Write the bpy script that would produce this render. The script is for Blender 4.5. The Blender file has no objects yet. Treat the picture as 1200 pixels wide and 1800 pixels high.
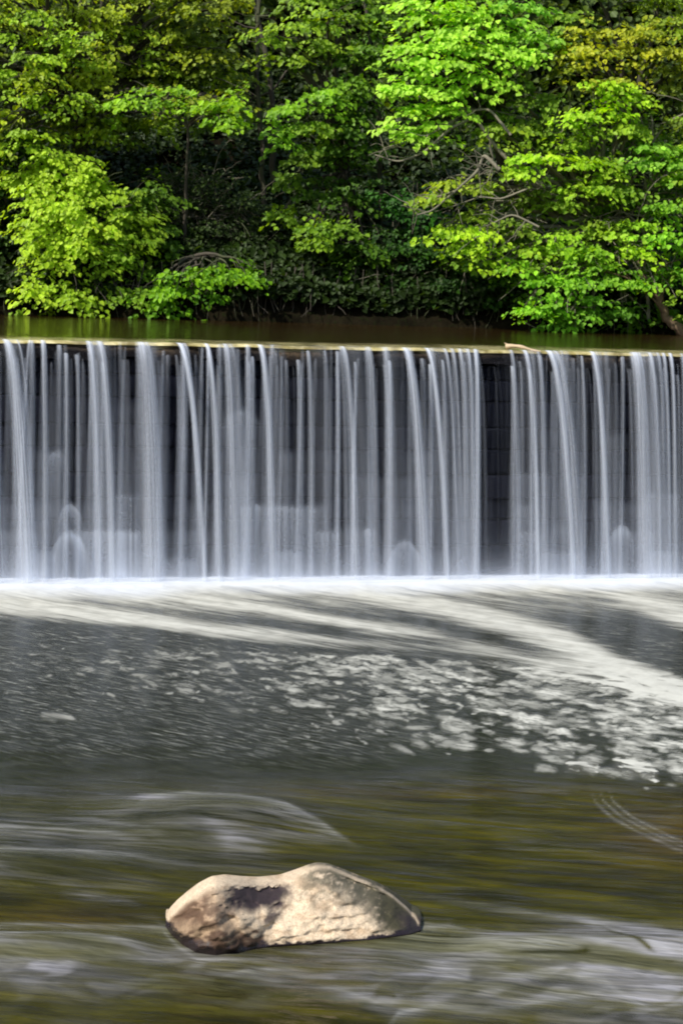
import bpy, math, random
import numpy as np
from mathutils import Matrix, Vector
random.seed(7); RNG = np.random.default_rng(11)
scene = bpy.context.scene
col = scene.collection

# ------------------------------------------------------------------ camera maths
F = 3425.0; CAMZ = 3.985; ROLL = math.radians(1.81); PX0, PY0 = 600.0, 450.0
CR, SR = math.cos(ROLL), math.sin(ROLL)
CREST = 2.865
def ray(px, py):
    a, b = px-PX0, py-PY0
    return ((a*CR+b*SR)/F, -(-a*SR+b*CR)/F)
def at(px, py, Y):
    x, z = ray(px, py); return (x*Y, Y, CAMZ+z*Y)
def ground(px, py, z=0.0):
    x, rz = ray(px, py); Y = (z-CAMZ)/rz; return (x*Y, Y, z)
def chart(X, Y, Z):
    """where a world point sat on the survey photograph (used to lay out fixed patterns in the world)"""
    a = X/Y*F; b = -(Z-CAMZ)/Y*F
    return PX0+a*CR-b*SR, PY0+a*SR+b*CR
# ------------------------------------------------------------------ noise
def _h(ix, iy, s):
    n = (ix.astype(np.int64)*374761393 + iy.astype(np.int64)*668265263 + s*2246822519) & 0xffffffff
    n = ((n ^ (n >> 13))*1274126177) & 0xffffffff
    return ((n ^ (n >> 16)) & 0xffff)/65535.0
def vn(x, y, s=0):
    ix = np.floor(x); iy = np.floor(y); fx = x-ix; fy = y-iy
    fx = fx*fx*(3-2*fx); fy = fy*fy*(3-2*fy)
    a = _h(ix, iy, s); b = _h(ix+1, iy, s); c = _h(ix, iy+1, s); d = _h(ix+1, iy+1, s)
    return (a*(1-fx)+b*fx)*(1-fy)+(c*(1-fx)+d*fx)*fy
def fbm(x, y, s=0, o=4, g=0.5):
    t = 0; a = 1; n = 0
    for k in range(o):
        t = t+a*vn(x*2**k+k*17.3, y*2**k-k*9.1, s+k); n += a; a *= g
    return t/n
def sst(x, a, b):
    t = np.clip((x-a)/(b-a), 0, 1); return t*t*(3-2*t)
# ------------------------------------------------------------------ mesh helpers
def mesh_np(name, V, faces_idx, nper, mats, attrs=None, smooth=True, uv=None, matidx=None):
    me = bpy.data.meshes.new(name)
    V = np.asarray(V, np.float32); fi = np.asarray(faces_idx, np.int32).ravel()
    nf = len(fi)//nper
    me.vertices.add(len(V)); me.vertices.foreach_set('co', V.ravel())
    me.loops.add(len(fi)); me.loops.foreach_set('vertex_index', fi)
    me.polygons.add(nf)
    me.polygons.foreach_set('loop_start', np.arange(nf, dtype=np.int32)*nper)
    me.polygons.foreach_set('loop_total', np.full(nf, nper, np.int32))
    if smooth: me.polygons.foreach_set('use_smooth', np.ones(nf, bool))
    for m in (mats if isinstance(mats, (list, tuple)) else [mats]): me.materials.append(m)
    if matidx is not None: me.polygons.foreach_set('material_index', np.asarray(matidx, np.int32))
    me.update(calc_edges=True)
    for k, v in (attrs or {}).items():
        v = np.asarray(v, np.float32)
        if v.ndim == 1:
            a = me.attributes.new(k, 'FLOAT', 'POINT'); a.data.foreach_set('value', v)
        else:
            if v.shape[1] == 3: v = np.hstack([v, np.ones((len(v), 1), np.float32)])
            a = me.attributes.new(k, 'FLOAT_COLOR', 'POINT'); a.data.foreach_set('color', v.ravel())
    if uv is not None:
        l = me.uv_layers.new(name='UVMap'); l.data.foreach_set('uv', np.asarray(uv, np.float32)[fi].ravel())
    return me
def grid_faces(nr, nc, wrap=False):
    r = np.arange(nr-1)[:, None]; c = np.arange(nc if wrap else nc-1)[None, :]
    c2 = (c+1) % nc
    return np.stack([r*nc+c, r*nc+c2, (r+1)*nc+c2, (r+1)*nc+c], -1).reshape(-1, 4)
def link(name, me, parent=None, **props):
    o = bpy.data.objects.new(name, me); col.objects.link(o)
    if parent is not None: o.parent = parent
    for k, v in props.items(): o[k] = v
    return o
def thing(name, label, cat, loc=(0, 0, 0), group=None):
    o = bpy.data.objects.new(name, None); col.objects.link(o); o.location = loc
    o.empty_display_size = 0.3
    o['label'] = label; o['category'] = cat
    if group: o['group'] = group
    return o
class MB:
    """collects tubes as quads; vertices are relative to origin"""
    def __init__(s, org=(0, 0, 0)): s.V = []; s.Fc = []; s.n = 0; s.o = np.array(org, float)
    def tube(s, pts, rad, k=7, cap=True):
        pts = np.asarray(pts, float); rad = np.asarray(rad, float)
        T = np.gradient(pts, axis=0); T /= np.linalg.norm(T, axis=1)[:, None]+1e-9
        up = np.array([0.13, 0.31, 0.94]); A = np.cross(T, up); A /= np.linalg.norm(A, axis=1)[:, None]+1e-9
        B = np.cross(T, A); th = np.arange(k)/k*2*np.pi
        R = pts[:, None]+rad[:, None, None]*(np.cos(th)[None, :, None]*A[:, None]+np.sin(th)[None, :, None]*B[:, None])
        s.V.append(R.reshape(-1, 3)-s.o); s.Fc.append(grid_faces(len(pts), k, True)+s.n); s.n += len(pts)*k
    def build(s, name, mat, parent=None, **kw):
        V = np.vstack(s.V); Fc = np.vstack(s.Fc)
        return link(name, mesh_np(name, V, Fc, 4, mat), parent, **kw)
def curve_pts(p0, p1, sag, n, wob, rng):
    p0 = np.array(p0, float); p1 = np.array(p1, float); t = np.linspace(0, 1, n)[:, None]
    L = np.linalg.norm(p1-p0)
    P = p0+(p1-p0)*t; P[:, 2] += (sag*L*4*t*(1-t))[:, 0]
    w = rng.normal(0, wob*L, (n, 3)); w = np.cumsum(w, 0)/math.sqrt(n); w -= t*w[-1]; w *= (4*t*(1-t))**0.5
    w[0] = 0; return P+w
# ------------------------------------------------------------------ node helpers
def newmat(name):
    m = bpy.data.materials.new(name); m.use_nodes = True; nt = m.node_tree
    for n in list(nt.nodes): nt.nodes.remove(n)
    out = nt.nodes.new('ShaderNodeOutputMaterial'); return m, nt, out
class NT:
    def __init__(s, nt): s.nt = nt
    def n(s, t, **kw):
        x = s.nt.nodes.new(t)
        for k, v in kw.items():
            if k.startswith('i_'):
                kk = k[2:]; kk = int(kk) if kk.isdigit() else kk.replace('_', ' ')
                s.put(x.inputs[kk], v)
            else: setattr(x, k, v)
        return x
    def put(s, sock, v):
        if isinstance(v, bpy.types.NodeSocket): s.nt.links.new(v, sock)
        elif isinstance(v, bpy.types.Node): s.nt.links.new(v.outputs[0], sock)
        else: sock.default_value = v
    def attr(s, name, out='Fac'): return s.n('ShaderNodeAttribute', attribute_name=name).outputs[out]
    def math(s, op, a, b=0.0, c=0.0, clamp=False):
        x = s.n('ShaderNodeMath', operation=op, use_clamp=clamp); s.put(x.inputs[0], a); s.put(x.inputs[1], b); s.put(x.inputs[2], c); return x.outputs[0]
    def mix(s, f, a, b, bt='MIX'):
        x = s.n('ShaderNodeMix', data_type='RGBA', blend_type=bt); s.put(x.inputs[0], f); s.put(x.inputs[6], a); s.put(x.inputs[7], b); return x.outputs[2]
    def ss(s, v, a, b, lo=0.0, hi=1.0):
        x = s.n('ShaderNodeMapRange', interpolation_type='SMOOTHSTEP'); s.put(x.inputs[0], v)
        for i, q in enumerate((a, b, lo, hi)): s.put(x.inputs[i+1], q)
        return x.outputs[0]
    def noise(s, vec, scale, detail=3, rough=0.55, dist=0.0, w=None):
        x = s.n('ShaderNodeTexNoise'); s.put(x.inputs['Vector'], vec)
        x.inputs['Scale'].default_value = scale; x.inputs['Detail'].default_value = detail
        x.inputs['Roughness'].default_value = rough; x.inputs['Distortion'].default_value = dist
        return x.outputs[0]
    def mapping(s, vec, scale=(1, 1, 1), rot=(0, 0, 0), loc=(0, 0, 0)):
        x = s.n('ShaderNodeMapping'); s.put(x.inputs[0], vec)
        x.inputs[1].default_value = loc; x.inputs[2].default_value = rot; x.inputs[3].default_value = scale; return x.outputs[0]
    def coord(s, o='Object'): return s.n('ShaderNodeTexCoord').outputs[o]
    def bump(s, h, strength, dist=0.02, normal=None):
        x = s.n('ShaderNodeBump'); s.put(x.inputs['Height'], h); x.inputs['Strength'].default_value = strength
        x.inputs['Distance'].default_value = dist
        if normal is not None: s.put(x.inputs['Normal'], normal)
        return x.outputs[0]
    def link(s, a, b): s.nt.links.new(a, b)

# ------------------------------------------------------------------ materials
def mat_leaf():
    m, nt, out = newmat('leaf'); N = NT(nt)
    c = N.attr('lc', 'Color')
    d = N.n('ShaderNodeBsdfDiffuse', i_Color=c)
    tc = N.mix(1.0, c, (1.25, 1.15, 0.25, 1), 'MULTIPLY')
    tr = N.n('ShaderNodeBsdfTranslucent', i_Color=tc)
    mx = N.n('ShaderNodeMixShader', i_0=0.5, i_1=d, i_2=tr)
    g = N.n('ShaderNodeBsdfGlossy', i_Color=(0.9, 1, 0.8, 1), i_Roughness=0.55)
    fr = N.n('ShaderNodeFresnel', i_IOR=1.4)
    m2 = N.n('ShaderNodeMixShader', i_0=N.math('MULTIPLY', fr.outputs[0], 0.05), i_1=mx, i_2=g)
    N.link(m2.outputs[0], out.inputs[0]); return m
def mat_bark(name, c1, c2, moss=0.3):
    m, nt, out = newmat(name); N = NT(nt); co = N.coord()
    n1 = N.noise(N.mapping(co, (6, 6, 1.5)), 3, 5); n2 = N.noise(co, 1.3, 3)
    c = N.mix(n1, c1, c2); c = N.mix(N.math('MULTIPLY', N.ss(n2, 0.45, 0.65), moss), c, (0.06, 0.09, 0.02, 1))
    p = N.n('ShaderNodeBsdfPrincipled', i_Base_Color=c, i_Roughness=0.85, i_Normal=N.bump(n1, 0.7, 0.02))
    N.link(p.outputs[0], out.inputs[0]); return m
def mat_soil():
    m, nt, out = newmat('soil'); N = NT(nt); co = N.coord()
    n1 = N.noise(co, 2.2, 6, 0.65); n2 = N.noise(co, 14, 4)
    c = N.mix(N.ss(n1, 0.35, 0.7), (0.004, 0.0035, 0.002, 1), (0.014, 0.011, 0.006, 1))
    c = N.mix(N.ss(n2, 0.5, 0.75), c, (0.010, 0.014, 0.004, 1))
    p = N.n('ShaderNodeBsdfPrincipled', i_Base_Color=c, i_Roughness=0.95, i_Specular_IOR_Level=0.03, i_Normal=N.bump(n2, 0.6, 0.05))
    N.link(p.outputs[0], out.inputs[0]); return m
def mat_masonry():
    m, nt, out = newmat('wet_masonry'); N = NT(nt); co = N.coord()
    n1 = N.noise(co, 1.7, 5); n2 = N.noise(co, 22, 5, 0.7)
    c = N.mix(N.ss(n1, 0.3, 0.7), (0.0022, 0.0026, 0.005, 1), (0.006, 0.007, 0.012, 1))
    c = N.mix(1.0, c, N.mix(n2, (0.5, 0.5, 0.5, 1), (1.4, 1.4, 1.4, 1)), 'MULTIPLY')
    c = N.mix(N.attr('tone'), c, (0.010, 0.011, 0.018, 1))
    p = N.n('ShaderNodeBsdfPrincipled', i_Base_Color=c, i_Roughness=0.6, i_Specular_IOR_Level=0.02, i_Normal=N.bump(n2, 0.5, 0.012))
    N.link(p.outputs[0], out.inputs[0]); return m
def mat_capstone():
    m, nt, out = newmat('crest_stone'); N = NT(nt); co = N.coord()
    n1 = N.noise(co, 6, 5, 0.7); n2 = N.noise(co, 34, 4, 0.7)
    c = N.mix(N.ss(n1, 0.35, 0.7), (0.03, 0.022, 0.016, 1), (0.16, 0.11, 0.06, 1))
    c = N.mix(N.attr('wet'), N.mix(N.ss(N.attr('wet'), 0.0, 0.12, 0.8, 0.0), c, (0.45, 0.38, 0.2, 1)), (0.007, 0.006, 0.008, 1))
    p = N.n('ShaderNodeBsdfPrincipled', i_Base_Color=c, i_Roughness=0.5, i_Specular_IOR_Level=0.15, i_Normal=N.bump(N.math('ADD', n2, n1), 0.8, 0.02))
    N.link(p.outputs[0], out.inputs[0]); return m
def mat_fall(name, film=False):
    m, nt, out = newmat(name); N = NT(nt)
    a = N.attr('a'); uv = N.coord('UV')
    if film:
        al = a
    else:
        rnd = N.n('ShaderNodeObjectInfo').outputs['Random']
        cmb = N.n('ShaderNodeCombineXYZ'); N.put(cmb.inputs[0], N.math('MULTIPLY', rnd, 37.0)); N.put(cmb.inputs[1], rnd)
        v = N.n('ShaderNodeVectorMath', operation='ADD'); N.put(v.inputs[0], N.mapping(uv, (1, 1, 1))); N.put(v.inputs[1], cmb.outputs[0])
        n = N.noise(N.mapping(v.outputs[0], (3.6, 0.7, 1)), 1.6, 3, 0.6)
        al = N.math('MULTIPLY', a, N.ss(n, 0.2, 0.66, 0.35, 1.0))
    fine = N.noise(N.mapping(N.coord('Object'), (1, 1, 0.8)), 34, 2, 0.6)
    al = N.math('MULTIPLY', al, N.ss(fine, 0.2, 0.8, 0.93, 1.05), clamp=True)
    al = N.math('POWER', al, 1.25 if film else 1.3, clamp=True)
    d = N.n('ShaderNodeBsdfDiffuse', i_Color=(0.82, 0.88, 1.0, 1)); t = N.n('ShaderNodeBsdfTranslucent', i_Color=(0.84, 0.89, 0.98, 1))
    mx = N.n('ShaderNodeMixShader', i_0=0.35, i_1=d, i_2=t)
    tp = N.n('ShaderNodeBsdfTransparent')
    m2 = N.n('ShaderNodeMixShader', i_0=al, i_1=tp, i_2=mx)
    N.link(m2.outputs[0], out.inputs[0]); return m
def mat_lower():
    m, nt, out = newmat('river_surface'); N = NT(nt); co = N.coord()
    A = N.mapping(co, (1, 1, 1), (0, 0, math.radians(33)))      # flow frame below the weir
    B = N.mapping(co, (1, 1, 1), (0, 0, math.radians(7)))       # flow frame near the rock
    foam = N.attr('foam'); sheen = N.attr('sheen'); olive = N.attr('olive'); blob = N.attr('blob'); fleck = N.attr('fleck'); brown = N.attr('brown')
    # foam: long silky streaks where calm, separate rafts where blob = 1
    ns = N.math('ADD', N.math('MULTIPLY', N.noise(N.mapping(A, (0.35, 2.4, 1)), 2.0, 5, 0.62, 0.35), 0.55), N.math('MULTIPLY', N.noise(N.mapping(A, (0.55, 6.5, 1)), 3.1, 5, 0.65, 0.3), 0.45))
    nb = N.noise(N.mapping(A, (1.25, 1.9, 1)), 3.3, 4, 0.55, 0.5)
    nn = N.mix(blob, ns, nb)
    thr = N.math('SUBTRACT', 0.76, N.math('MULTIPLY', foam, 0.62))
    wid = N.math('SUBTRACT', 0.19, N.math('MULTIPLY', blob, 0.115))
    fm = N.ss(nn, N.math('SUBTRACT', thr, wid), N.math('ADD', thr, wid))
    fm = N.math('MULTIPLY', fm, N.ss(foam, 0.02, 0.25))
    haze = N.math('MULTIPLY', N.math('MULTIPLY', foam, foam), 0.3)
    fm = N.math('MAXIMUM', fm, haze); fm = N.math('MAXIMUM', fm, N.math('MULTIPLY', N.attr('raft'), N.ss(N.noise(N.mapping(A, (1, 2.4, 1)), 8, 5, 0.68, 0.4), 0.34, 0.56, 0.3, 1.0)))
    # fine flecks
    nf = N.noise(N.mapping(A, (0.6, 3.4, 1)), 7, 5, 0.7, 0.5)
    fl = N.math('MULTIPLY', N.ss(nf, 0.50, 0.70), fleck)
    fm = N.math('MAXIMUM', fm, fl)
    fm = N.math('MULTIPLY', fm, N.ss(N.noise(A, 5, 4), 0.2, 0.65, 0.72, 1.0), clamp=True)
    # pale foreground streaks painted into the colour: white water and reflected sky
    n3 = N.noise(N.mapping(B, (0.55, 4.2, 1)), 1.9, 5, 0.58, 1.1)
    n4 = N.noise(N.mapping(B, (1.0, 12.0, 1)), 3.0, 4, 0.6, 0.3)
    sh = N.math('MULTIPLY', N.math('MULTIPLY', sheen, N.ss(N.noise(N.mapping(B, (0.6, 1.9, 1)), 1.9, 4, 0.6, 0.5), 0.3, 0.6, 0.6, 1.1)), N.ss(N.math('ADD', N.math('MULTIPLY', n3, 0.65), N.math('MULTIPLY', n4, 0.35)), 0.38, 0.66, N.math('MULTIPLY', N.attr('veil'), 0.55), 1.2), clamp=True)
    # body colour
    nl = N.noise(N.mapping(B, (0.5, 2.5, 1)), 1.6, 4, 0.6, 0.4)
    ol = N.mix(N.ss(nl, 0.3, 0.7), (0.015, 0.014, 0.001, 1), (0.054, 0.050, 0.002, 1))
    ol = N.mix(brown, ol, (0.085, 0.055, 0.014, 1))
    ol = N.mix(1.0, ol, N.mix(N.ss(N.noise(N.mapping(B, (0.7, 3.2, 1)), 2.4, 4, 0.6, 0.7), 0.36, 0.64), (0.6, 0.6, 0.6, 1), (1.25, 1.2, 1.1, 1)), 'MULTIPLY')
    base = N.mix(olive, N.mix(N.ss(nf, 0.3, 0.75), (0.009, 0.011, 0.006, 1), (0.040, 0.043, 0.028, 1)), ol)
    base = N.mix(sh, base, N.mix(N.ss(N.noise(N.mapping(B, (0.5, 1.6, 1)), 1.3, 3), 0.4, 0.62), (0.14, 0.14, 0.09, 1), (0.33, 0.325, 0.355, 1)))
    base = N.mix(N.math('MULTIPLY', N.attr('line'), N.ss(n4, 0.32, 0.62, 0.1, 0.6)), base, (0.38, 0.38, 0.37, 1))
    base = N.mix(N.ss(foam, 0.15, 0.7, 0.0, 0.75), base, (0.10, 0.095, 0.075, 1))
    base = N.mix(fm, base, (0.58, 0.58, 0.52, 1))
    base = N.mix(N.attr('white'), base, (0.66, 0.71, 0.80, 1))
    rough = N.ss(N.math('ADD', fm, sh), 0.0, 0.8, 0.13, 0.75)
    b0 = N.bump(N.math('MULTIPLY', N.noise(N.mapping(B, (0.6, 2.6, 1)), 1.6, 3, 0.5, 1.2), olive), 0.45, 0.12)
    b1 = N.bump(N.math('MULTIPLY', n3, N.math('MULTIPLY_ADD', olive, 0.75, 0.2)), 0.45, 0.05, b0); b2 = N.bump(nf, N_b2, 0.02, b1); b3 = N.bump(fm, 0.35, 0.02, b2)
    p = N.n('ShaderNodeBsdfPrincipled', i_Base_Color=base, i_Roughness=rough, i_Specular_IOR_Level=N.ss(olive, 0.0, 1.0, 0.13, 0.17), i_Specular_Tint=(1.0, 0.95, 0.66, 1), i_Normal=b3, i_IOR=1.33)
    N.link(p.outputs[0], out.inputs[0]); return m
N_b2 = 0.2
def mat_upper():
    m, nt, out = newmat('upstream_surface'); N = NT(nt); co = N.coord()
    lip = N.attr('lip')
    n = N.noise(N.mapping(co, (0.6, 1.6, 1)), 2.0, 4, 0.6); n2 = N.noise(N.mapping(co, (0.8, 3, 1)), 7, 4, 0.6)
    b0 = N.mix(n, (0.010, 0.006, 0.002, 1), (0.035, 0.020, 0.006, 1))
    sand = N.mix(N.ss(N.noise(N.mapping(co, (1, 2, 1)), 5, 5, 0.7), 0.3, 0.7), (0.28, 0.23, 0.07, 1), (0.70, 0.62, 0.34, 1))
    c = N.mix(lip, b0, sand)
    p = N.n('ShaderNodeBsdfPrincipled', i_Base_Color=c, i_Roughness=0.06, i_Specular_IOR_Level=0.22, i_Specular_Tint=(1.0, 0.86, 0.62, 1), i_IOR=1.33, i_Normal=N.bump(n, 0.3, 0.06, N.bump(N.noise(N.mapping(co, (1, 2.2, 1)), 16, 3, 0.6), 0.45, 0.012)))
    N.link(p.outputs[0], out.inputs[0]); return m
def mat_rock():
    m, nt, out = newmat('boulder_stone'); N = NT(nt); co = N.coord()
    c = N.attr('rc', 'Color')
    n1 = N.noise(co, 22, 6, 0.7); n2 = N.noise(co, 90, 4, 0.7)
    c = N.mix(1.0, c, N.mix(N.ss(n1, 0.25, 0.75), (0.86, 0.84, 0.82, 1), (1.08, 1.06, 1.04, 1)), 'MULTIPLY')
    c = N.mix(1.0, c, N.mix(N.ss(n2, 0.3, 0.6), (0.66, 0.63, 0.60, 1), (1.08, 1.08, 1.08, 1)), 'MULTIPLY')
    wet = N.attr('wet')
    p = N.n('ShaderNodeBsdfPrincipled', i_Base_Color=c, i_Roughness=N.ss(wet, 0, 1, 0.8, 0.25), i_Normal=N.bump(n1, 0.5, 0.014, N.bump(n2, 0.5, 0.005)))
    N.link(p.outputs[0], out.inputs[0]); return m
def mat_wood():
    m, nt, out = newmat('driftwood'); N = NT(nt); co = N.coord()
    n = N.noise(N.mapping(co, (2, 30, 30)), 2, 4)
    p = N.n('ShaderNodeBsdfPrincipled', i_Base_Color=N.mix(n, (0.35, 0.24, 0.12, 1), (0.7, 0.55, 0.36, 1)), i_Roughness=0.7, i_Normal=N.bump(n, 0.5, 0.01))
    N.link(p.outputs[0], out.inputs[0]); return m
LEAF = mat_leaf(); BARK = mat_bark('bark', (0.03, 0.024, 0.017, 1), (0.09, 0.075, 0.055, 1), 0.5)
PALE = mat_bark('pale_bark', (0.12, 0.11, 0.075, 1), (0.27, 0.245, 0.18, 1), 0.25)
BROWN = mat_bark('brown_bark', (0.08, 0.05, 0.03, 1), (0.24, 0.16, 0.09, 1), 0.2)
SOIL = mat_soil(); MASON = mat_masonry(); CAP = mat_capstone(); FALL = mat_fall('falling_water'); FILM = mat_fall('water_film', True)
LOWER = mat_lower(); UPPER = mat_upper(); ROCKM = mat_rock(); WOOD = mat_wood()

# ------------------------------------------------------------------ weir geometry
SL = 0.235; TH = math.atan(SL); TX = np.array([math.cos(TH), math.sin(TH), 0]); NO = np.array([math.sin(TH), -math.cos(TH), 0]); W0 = np.array([0.0, 24.15, 0.0])
def wp(s, out=0.0, z=0.0): return W0+TX*s+NO*out+np.array([0, 0, z])
def s_of(px, out, z):
    """distance along the weir of the point that lies at height z and `out` metres in front, on photo column px"""
    # iterate: py depends on s a little through the roll
    lo, hi = -16.0, 16.0
    for _ in range(40):
        mid = (lo+hi)/2; p = wp(mid, out, z)
        if chart(*p)[0] < px: lo = mid
        else: hi = mid
    return (lo+hi)/2

# ------------------------------------------------------------------ lower river
nr, nc = 620, 760
vv = np.linspace(1/7.8, 1/28.0, nr); uu = np.linspace(-1, 1, nc); uu = np.sign(uu)*(0.55*np.abs(uu)+0.45*np.abs(uu)**3)*0.5
Yg = (1/vv)[:, None]*np.ones((1, nc)); Xg = uu[None, :]*Yg
cx, cy = chart(Xg, Yg, 0*Xg)
wob = (fbm(Xg*0.9, Yg*0.9, 5, 4)-0.5)
wobx = (fbm(Xg*0.5+9, Yg*0.5, 8, 3)-0.5)
def band(pts, cy=None, k=2.0, rag=10.0):
    """soft band along a polyline given as (x, y, half width above, half width below, strength)"""
    c = globals()['cy'] if cy is None else cy
    p = np.array(pts, float)
    yc = np.interp(cx, p[:, 0], p[:, 1]); wa = np.interp(cx, p[:, 0], p[:, 2]); wb = np.interp(cx, p[:, 0], p[:, 3]); v = np.interp(cx, p[:, 0], p[:, 4])
    d = c+wob*rag-yc; w = np.where(d < 0, wa, wb)
    return v*np.exp(-np.abs(d/w)**k)
foam = np.zeros_like(Xg)
def add(x):
    global foam; foam = 1-(1-foam)*(1-np.clip(x, 0, 1))
dweir = (Xg-W0[0])*NO[0]+(Yg-W0[1])*NO[1]      # metres in front of the face
add(0.98*np.exp(-np.clip((dweir-0.55)/0.55, 0, 9)**1.6)*(dweir > -3))
add(band([(-900, 1000, 9, 10, .8), (0, 1064, 14, 15, .95), (200, 1082, 12, 16, .95), (400, 1108, 12, 16, .85), (600, 1128, 12, 18, .7), (800, 1150, 16, 22, .6), (1000, 1190, 20, 24, .55), (1200, 1235, 24, 30, .6), (2200, 1400, 30, 30, .6)]))
add(band([(0, 1035, 10, 12, .6), (300, 1045, 12, 14, .8), (450, 1068, 10, 12, .85), (600, 1092, 9, 12, .75), (760, 1118, 10, 14, .6), (900, 1150, 14, 18, .5), (1200, 1215, 20, 25, .5)]))
add(band([(480, 1022, 8, 10, .4), (640, 1042, 9, 11, .9), (780, 1068, 14, 18, .95), (900, 1098, 18, 24, .98), (1000, 1130, 20, 28, 1.0), (1100, 1178, 24, 32, 1.0), (1200, 1220, 28, 34, 1.0), (2000, 1420, 40, 40, .8)]))
add(band([(1040, 1030, 8, 10, .3), (1110, 1052, 12, 16, .9), (1200, 1082, 20, 22, .95), (1500, 1180, 30, 30, .9)]))
add(0.40*sst(cy, 1018, 1040)*(1-sst(cy, 1050, 1130)))
# rafts of foam
ytop = np.interp(cx, [0, 250, 500, 800, 1000, 1200, 2000], [1130, 1120, 1120, 1130, 1190, 1240, 1420])
ybot = np.interp(cx, [0, 150, 300, 450, 640, 900, 1000, 1200, 2000], [1180, 1200, 1210, 1228, 1290, 1320, 1345, 1375, 1500])
amt = np.interp(cx, [0, 150, 300, 450, 640, 800, 1000, 1200], [.02, .03, .06, .08, .08, .08, .10, .12])
zone = sst(cy+wob*40, ytop-20, ytop+25)*(1-sst(cy+wob*60, ybot-25, ybot+12))
fade = np.interp(cy, [1100, 1180, 1240, 1330], [1.12, 1.03, .9, .78])
foam = np.maximum(foam*(1-0.6*zone), zone*amt*fade)
foam = np.maximum(foam, band([(985, 1345, 14, 17, 0), (1000, 1346, 14, 18, .5), (1050, 1350, 14, 18, .55), (1062, 1350, 14, 17, 0)], rag=3, k=4))
foam = np.maximum(foam, band([(1065, 1348, 14, 18, 0), (1085, 1345, 22, 22, .5), (1130, 1352, 24, 20, .6), (1150, 1362, 14, 16, .6), (1165, 1370, 10, 10, 0)], rag=3, k=4))
foam = np.maximum(foam, band([(62, 1258, 6, 8, 0), (75, 1260, 9, 9, .8), (125, 1265, 9, 8, .8), (140, 1268, 6, 6, 0)], rag=6, k=2)*.5)
foam = np.where(dweir > 0.75, foam*np.interp(foam, [0, .6, .95, 1], [.85, .78, .66, .70]), foam)
blob = sst(cy, 1150, 1215)*sst(cx, 380, 640)
raft = np.zeros_like(Xg); rrf = np.random.default_rng(17); warp = (fbm(cx/16, cy/7, 70, 3)-.5); warp2 = fbm(cx/20+50, cy/9, 71, 3)-.5
nn_ = 0
while nn_ < 820:
    x = rrf.uniform(-80, 1350); q = rrf.random(); yt = np.interp(x, [0, 300, 600, 900, 1200], [1120, 1140, 1150, 1165, 1235]); yb_ = np.interp(x, [0, 300, 640, 900, 1000, 1200], [1235, 1240, 1300, 1325, 1345, 1385])
    y = yt+(yb_-yt)*q*rrf.uniform(.85, 1.12)
    if rrf.random() > (1.1-.75*q*np.interp(x, [500, 1100], [1, .35]))*np.interp(x, [0, 250, 500, 700, 1200], [.06, .3, .7, .85, 1]): continue
    big = np.interp(x, [0, 400, 800, 1200], [.5, .7, 1.05, 1.25])*np.interp(y, [1120, 1200, 1330], [.7, .95, 1.15]); rx = min(rrf.gamma(2.0, 5.0), 24)*big+3; rx *= np.interp(q, [0, .5, 1], [1.9, 1.2, .85]); ry = (1.0+rx*rrf.uniform(.8, 1.7)*np.interp(q, [0, .4, 1], [.055, .10, .20])); sl = rrf.normal(.16, .10); st_ = rrf.uniform(.3, 1.15)*(1-.45*sst(np.array(q), .6, 1.))*np.interp(x, [0, 500, 800], [.4, .75, 1])
    m = (np.abs(cx-x) < rx*1.7) & (np.abs(cy-y) < ry*1.9+rx*.5)
    ii = np.where(m)
    if len(ii[0]):
        a = cx[ii]-x; b = cy[ii]-y-sl*a+warp[ii]*9; a = a+warp2[ii]*22; d = np.sqrt((a/rx)**2+(b/ry)**2)
        raft[ii] = np.maximum(raft[ii], st_*(1-sst(d, .35, 1.3)))
    nn_ += 1
fleck = (1-sst(cy+wob*50, 1280, 1350))*sst(cy, 1085, 1130)*0.36*np.interp(cx, [0, 300, 600, 1200], [.75, .85, .6, .7])
fleck = fleck*(0.1+1.9*fbm(Xg*.8+.4*Yg, Yg*1.6, 31, 3)**1.5)*1.3
veil = sst(cy, 1640, 1680)*(1-.8*np.exp(-((cx-510)/230)**2-((cy-1700)/30)**2))
white = .92*(1-sst(dweir+1.0*(fbm(Xg*.9, Yg*.9, 81, 4)-.5), .35, 1.45))*(dweir > -3)
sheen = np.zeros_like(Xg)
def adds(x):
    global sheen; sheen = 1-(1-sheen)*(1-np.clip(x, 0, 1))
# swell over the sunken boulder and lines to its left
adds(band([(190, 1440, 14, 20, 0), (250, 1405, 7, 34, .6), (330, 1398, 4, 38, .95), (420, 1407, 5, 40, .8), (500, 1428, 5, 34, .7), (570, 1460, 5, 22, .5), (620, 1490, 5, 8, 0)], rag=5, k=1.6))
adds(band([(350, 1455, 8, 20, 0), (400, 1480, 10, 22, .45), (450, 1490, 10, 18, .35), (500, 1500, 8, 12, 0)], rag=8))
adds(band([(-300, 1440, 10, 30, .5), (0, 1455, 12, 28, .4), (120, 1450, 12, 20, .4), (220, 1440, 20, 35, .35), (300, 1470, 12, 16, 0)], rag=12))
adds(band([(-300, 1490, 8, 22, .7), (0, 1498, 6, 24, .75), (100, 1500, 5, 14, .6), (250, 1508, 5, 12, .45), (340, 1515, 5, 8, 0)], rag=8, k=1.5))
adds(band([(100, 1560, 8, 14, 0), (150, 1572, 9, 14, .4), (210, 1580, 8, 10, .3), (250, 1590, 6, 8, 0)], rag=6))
adds(.14*(1-sst(cx+wob*120, 430, 640))*sst(cy, 1375, 1410)*(1-sst(cy+wob*40, 1530, 1590)))
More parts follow.
